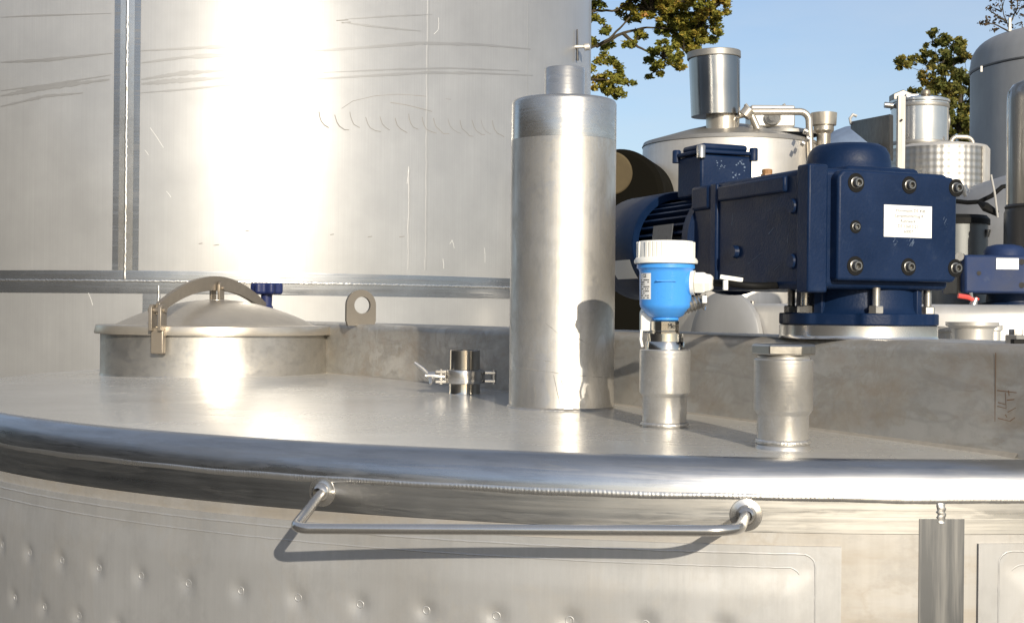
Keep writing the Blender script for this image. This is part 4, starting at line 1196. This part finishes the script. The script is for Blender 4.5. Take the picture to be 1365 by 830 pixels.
# pale dish-headed tank on the right with a black cable
D = 8.0
q0 = P(1420, 300, D)
pt, pb, kk = vessel('tank', 'pale grey tank with a sloping dished head, right of the large gear motor', 1420, D, 178, S_GREY, [(178, 345), (176, 315), (168, 290), (150, 266), (120, 247), (80, 234), (40, 226), (0, 223)])
MB().lathe([(179.5 * kk, P(1420, 352, D).z), (180.5 * kk, P(1420, 350, D).z), (179.5 * kk, P(1420, 347, D).z)], 72, VM(pb.x, pb.y)).build('weld_ring', S_FAR, pt)
cb2 = thing('cable', 'black cable drooping across the pale dished tank head', 'cable', P(1305, 268, 7.1))
MB().tube([P(1272, 268, 7.15), P(1290, 270, 7.1), P(1305, 269, 7.05), P(1322, 261, 7.02), P(1336, 249, 7.0), P(1352, 246, 7.0)], .012, 8).build('cable_run', P_BLACK, cb2)
MB().tube([P(1306, 270, 7.04), P(1314, 276, 7.0), P(1330, 285, 6.98)], .014, 8, rr=[.012, .026, .016]).build('cable_branch', P_BLACK, cb2)
MB().tube([P(1321, 233, 6.95), P(1326, 258, 6.95), P(1330, 290, 6.95)], .006, 8).build('rod', S_FAR, cb2)
fb_ = thing('pipe_fitting', 'bright pipe fitting poking out at the upper right corner of the large gear motor', 'fitting', P(1280, 255, 6.6))
MB().cyl(P(1262, 257, 6.6), P(1283, 252, 6.6), .018, .014, 14).cyl(P(1281, 249, 6.6), P(1288, 262, 6.6), .016, .010, 12).cyl(P(1283, 248, 6.6), P(1286, 256, 6.6), .020, n=12).build('elbow', S_FAR, fb_)
MB().cyl(P(1262, 257, 6.6), P(1262, 257, 6.6) + Vector((0, .8, -.1)), .018, n=12).build('nipple', S_FAR, fb_)

# dark open tank below it
D = 6.9
q = P(1277, 330, 8.35)
od, ob, kk = vessel('open_tank', 'small dark tank with a black rim behind the large gear motor, near the small one', 1272, 6.3, 42, steel('dark_shell_steel', (.16, .17, .17), .5, .06, (20, 20, 3), .05, metallic=.8), [(42, 298)])
MB().lathe([(44.5 * kk, P(1272, 300, 6.3).z), (44.5 * kk, P(1272, 293, 6.3).z), (40 * kk, P(1272, 288, 6.3).z), (0, P(1272, 285, 6.3).z)], 48, VM(ob.x, ob.y)).build('rim', P_BLACK, od)
MB().cyl(P(1318, 306, 6.2), P(1317, 316, 6.2), .012, .006, 10).build('drain_tap', S_LID, od)

# ------------------------------------------------------------------ trees
def leaf_mat(name, stops):
    m, t, p = mat_base(name)
    gi = nd(t, 'ShaderNodeNewGeometry')
    n = noise(t, (1, 1, 1), 2, .5, 1.5)
    a = nd(t, 'ShaderNodeMath', operation='MULTIPLY_ADD')
    t.links.new(gi.outputs['Random Per Island'], a.inputs[0]); a.inputs[1].default_value = .55
    s = nd(t, 'ShaderNodeMath', operation='MULTIPLY_ADD')
    t.links.new(n, s.inputs[0]); s.inputs[1].default_value = 2.0; s.inputs[2].default_value = -.82
    t.links.new(s.outputs[0], a.inputs[2])
    c = ramp(t, a.outputs[0], stops)
    t.links.new(c, p.inputs['Base Color'])
    p.inputs['Roughness'].default_value = .55
    p.inputs['Specular IOR Level'].default_value = .3
    tr = nd(t, 'ShaderNodeBsdfTranslucent')
    t.links.new(c, tr.inputs[0])
    ms = nd(t, 'ShaderNodeMixShader'); ms.inputs[0].default_value = .45
    out = t.nodes['Material Output']
    t.links.new(p.outputs[0], ms.inputs[1]); t.links.new(tr.outputs[0], ms.inputs[2]); t.links.new(ms.outputs[0], out.inputs[0])
    return m
BARK = paint('bark', (.06, .05, .035), .9, .2, .3)
L_OAK = leaf_mat('autumn_oak_leaves', [(.0, (.13, .165, .036)), (.35, (.25, .245, .045)), (.62, (.38, .34, .06)), (.85, (.50, .34, .07)), (1.0, (.52, .24, .06))])
L_GRN = leaf_mat('dull_green_leaves', [(.0, (.11, .135, .035)), (.4, (.21, .21, .055)), (.75, (.34, .29, .07)), (1.0, (.38, .26, .06))])
L_BRN = leaf_mat('brown_leaves', [(.0, (.06, .045, .03)), (.5, (.11, .075, .04)), (1.0, (.16, .10, .05))])

def leaves(b, c, r, n, size, flat=.75):
    for i in range(n):
        while True:
            o = Vector((random.uniform(-1, 1), random.uniform(-1, 1), random.uniform(-1, 1)))
            if o.length < 1: break
        o = o * (.45 + .55 * random.random())
        p = c + Vector((o.x * r, o.y * r, o.z * r * flat))
        s = size * random.uniform(.6, 1.3)
        t1 = Vector((random.gauss(0, 1), random.gauss(0, 1), random.gauss(0, .6))).normalized()
        t2 = t1.cross(Vector((random.gauss(0, 1), random.gauss(0, 1), random.gauss(0, 1)))).normalized()
        n_ = t1.cross(t2) * (s * .25)
        b.add([p - t1 * s, p + t2 * (s * .55) + n_, p + t1 * s, p - t2 * (s * .55) + n_], [(0, 1, 2, 3)])

def limb(b, pts, r0, r1, n=7):
    pts = [Vector(p) for p in pts]
    fine = []
    for i in range(len(pts) - 1):
        for k in range(5):
            fine.append(pts[i].lerp(pts[i + 1], k / 5) + Vector((random.gauss(0, 1), random.gauss(0, 1), random.gauss(0, 1))) * (r1 * .8 if i or k else 0))
    fine.append(pts[-1])
    m = len(fine) - 1
    b.tube(fine, r0, n, rr=[r0 + (r1 - r0) * i / m for i in range(m + 1)])

def tree(name, label, u_trunk, D, crown_px, limbs_px, leafm, lsize, per, trunk_r, vtop):
    base = P(u_trunk, 415, D)
    o = thing(name, label, 'tree', (base.x, base.y, 0))
    tb = MB(); limb(tb, [(base.x, base.y, 0), (base.x + .1, base.y, 2.0), P(u_trunk + 4, vtop + 120, D), P(u_trunk, vtop, D)], trunk_r, trunk_r * .3, 10)
    tb.build('trunk', BARK, o)
    for L in limbs_px:
        lb = MB(); limb(lb, [P(u, v, D + dz) for u, v, dz in L], trunk_r * .085, trunk_r * .02)
        lb.build('limb', BARK, o)
    cb_ = MB()
    tw = MB()
    k = D / F
    for (u, v, r, dz) in crown_px:
        c = P(u, v, D + dz)
        m_ = max(3, int(r * r / 22))
        for i in range(m_):
            a = random.uniform(0, 2 * PI); q_ = math.sqrt(random.random())
            cc = c + Vector((math.cos(a) * q_ * r * k, random.uniform(-1, 1) * r * k, math.sin(a) * q_ * r * k * .85))
            leaves(cb_, cc, random.uniform(5, 10.5) * k, per, lsize)
            if i % 2 == 0: limb(tw, [c + Vector((0, 0, -r * k * .3)), c.lerp(cc, .6), cc], .012, .004, 4)
    cb_.build('crown', leafm, o, fix=False)
    tw.build('twigs', BARK, o)['kind'] = 'stuff'
    return o
oak = [(868, 5, 34, 0), (905, -2, 36, .4), (945, 4, 30, -.3), (962, -14, 20, 0), (930, 32, 32, .2), (955, 48, 9, 0), (895, 36, 28, .5), (912, 62, 20, .1), (885, 72, 20, -.2), (872, 92, 13, 0), (862, 78, 9, .2), (905, 88, 10, 0), (925, 60, 14, 0),
       (848, 50, 9, 0), (835, 16, 12, .3), (806, 36, 9, -.2), (793, 22, 8, 0), (812, 62, 8, .3), (800, 75, 9, 0), (816, 78, 7, .2), (822, 100, 14, 0), (800, 112, 14, .2), (815, 120, 11, 0), (838, 112, 10, .1), (826, 128, 6, 0), (790, 50, 8, 0), (788, 95, 9, 0),
       (842, 62, 8, 0), (858, 42, 8, .4), (795, 5, 7, 0), (860, -40, 45, 0), (920, -60, 50, .5), (800, -60, 50, -.5), (760, -140, 70, 0), (860, -150, 80, .5), (700, -60, 60, 0), (640, -100, 60, .5), (720, 40, 40, .2), (930, -130, 40, 0), (780, -230, 60, 0)]
oakl = [[(738, 120, 0), (775, 70, 0), (812, 52, 0), (836, 28, .1), (850, 0, .2)], [(795, 62, 0), (830, 44, .1), (862, 36, .2), (910, 40, .2)], [(738, 60, .1), (790, 15, 0), (822, 14, .1), (860, -10, 0)], [(740, 130, 0), (790, 105, .1), (825, 108, 0)], [(738, -60, 0), (840, -80, .3), (930, -60, .4)],
        [(830, 44, .1), (850, 62, 0), (880, 78, 0)], [(790, 15, 0), (800, -5, .1), (815, -30, .1)]]
tree('oak_tree', 'autumn oak with green and orange leaves beside the tall storage tank', 736, 17.0, oak, oakl, L_OAK, .027, 85, .30, -80)
grn = [(1243, 52, 13, 0), (1236, 68, 9, 0), (1268, 55, 14, .2), (1282, 64, 9, 0), (1255, 80, 16, 0), (1205, 86, 12, 0), (1222, 84, 11, .1), (1238, 98, 12, 0), (1270, 84, 18, .3), (1284, 78, 10, 0), (1262, 106, 17, 0), (1285, 108, 14, .3), (1235, 120, 15, 0), (1222, 130, 12, .2), (1256, 128, 22, 0), (1284, 132, 22, .3), (1300, 110, 16, 0), (1270, 158, 24, 0), (1292, 165, 22, .3),
       (1240, 150, 26, .3), (1275, 190, 26, 0), (1298, 195, 22, 0), (1310, 150, 22, .4), (1285, 220, 28, 0), (1250, 190, 24, .3)]
grnl = [[(1275, 160, 0), (1262, 120, 0), (1250, 85, 0), (1244, 50, 0)], [(1266, 130, 0), (1240, 100, 0), (1205, 86, 0)], [(1264, 120, 0), (1272, 80, .1), (1270, 55, .1)], [(1275, 150, 0), (1290, 110, .2), (1286, 78, .1)]]
tree('leafy_tree', 'open crowned dull green tree rising between the manway tank and the grey vessel', 1280, 26.0, grn, grnl, L_GRN, .048, 50, .13, 120)
brn = [(1335, 12, 13, 0), (1318, 28, 8, 0), (1310, 32, 5, 0), (1342, 28, 12, .3), (1355, 16, 12, 0), (1362, 28, 9, 0), (1330, -8, 14, 0), (1350, -20, 20, 0), (1325, 38, 6, 0), (1335, -40, 20, 0), (1375, 0, 20, 0), (1380, 40, 20, 0)]
brnl = [[(1372, 90, 0), (1350, 45, 0), (1338, 20, 0), (1332, -20, 0)], [(1350, 45, 0), (1325, 32, .1), (1306, 31, .1)], [(1345, 35, 0), (1356, 10, .1), (1360, -20, .1)], [(1340, 28, 0), (1322, 16, 0), (1314, 10, 0)]]
tree('sparse_tree', 'nearly bare brown tree top sticking up behind the grey domed vessel', 1378, 24.0, brn, brnl, L_BRN, .036, 6, .2, 40)

# ------------------------------------------------------------------ dark block added left of the camera, unseen, to darken reflections in the steel
refl_block = thing('reflection_block', 'long dark block added out of view on the left for the steel to reflect', 'reflection block', (-11, -4, 0))
P_REFL = paint('dark_block_paint', (.035, .037, .04), .6)
MB().box((-12, -6, 3.4), (2, 30, 6.8)).build('wall', P_REFL, refl_block)
MB().prism([(-1.3, 0), (1.3, 0), (0, .8)], (-12, -6, 6.8), (1, 0, 0), (0, 0, 1), 30.4).build('roof', P_REFL, refl_block)
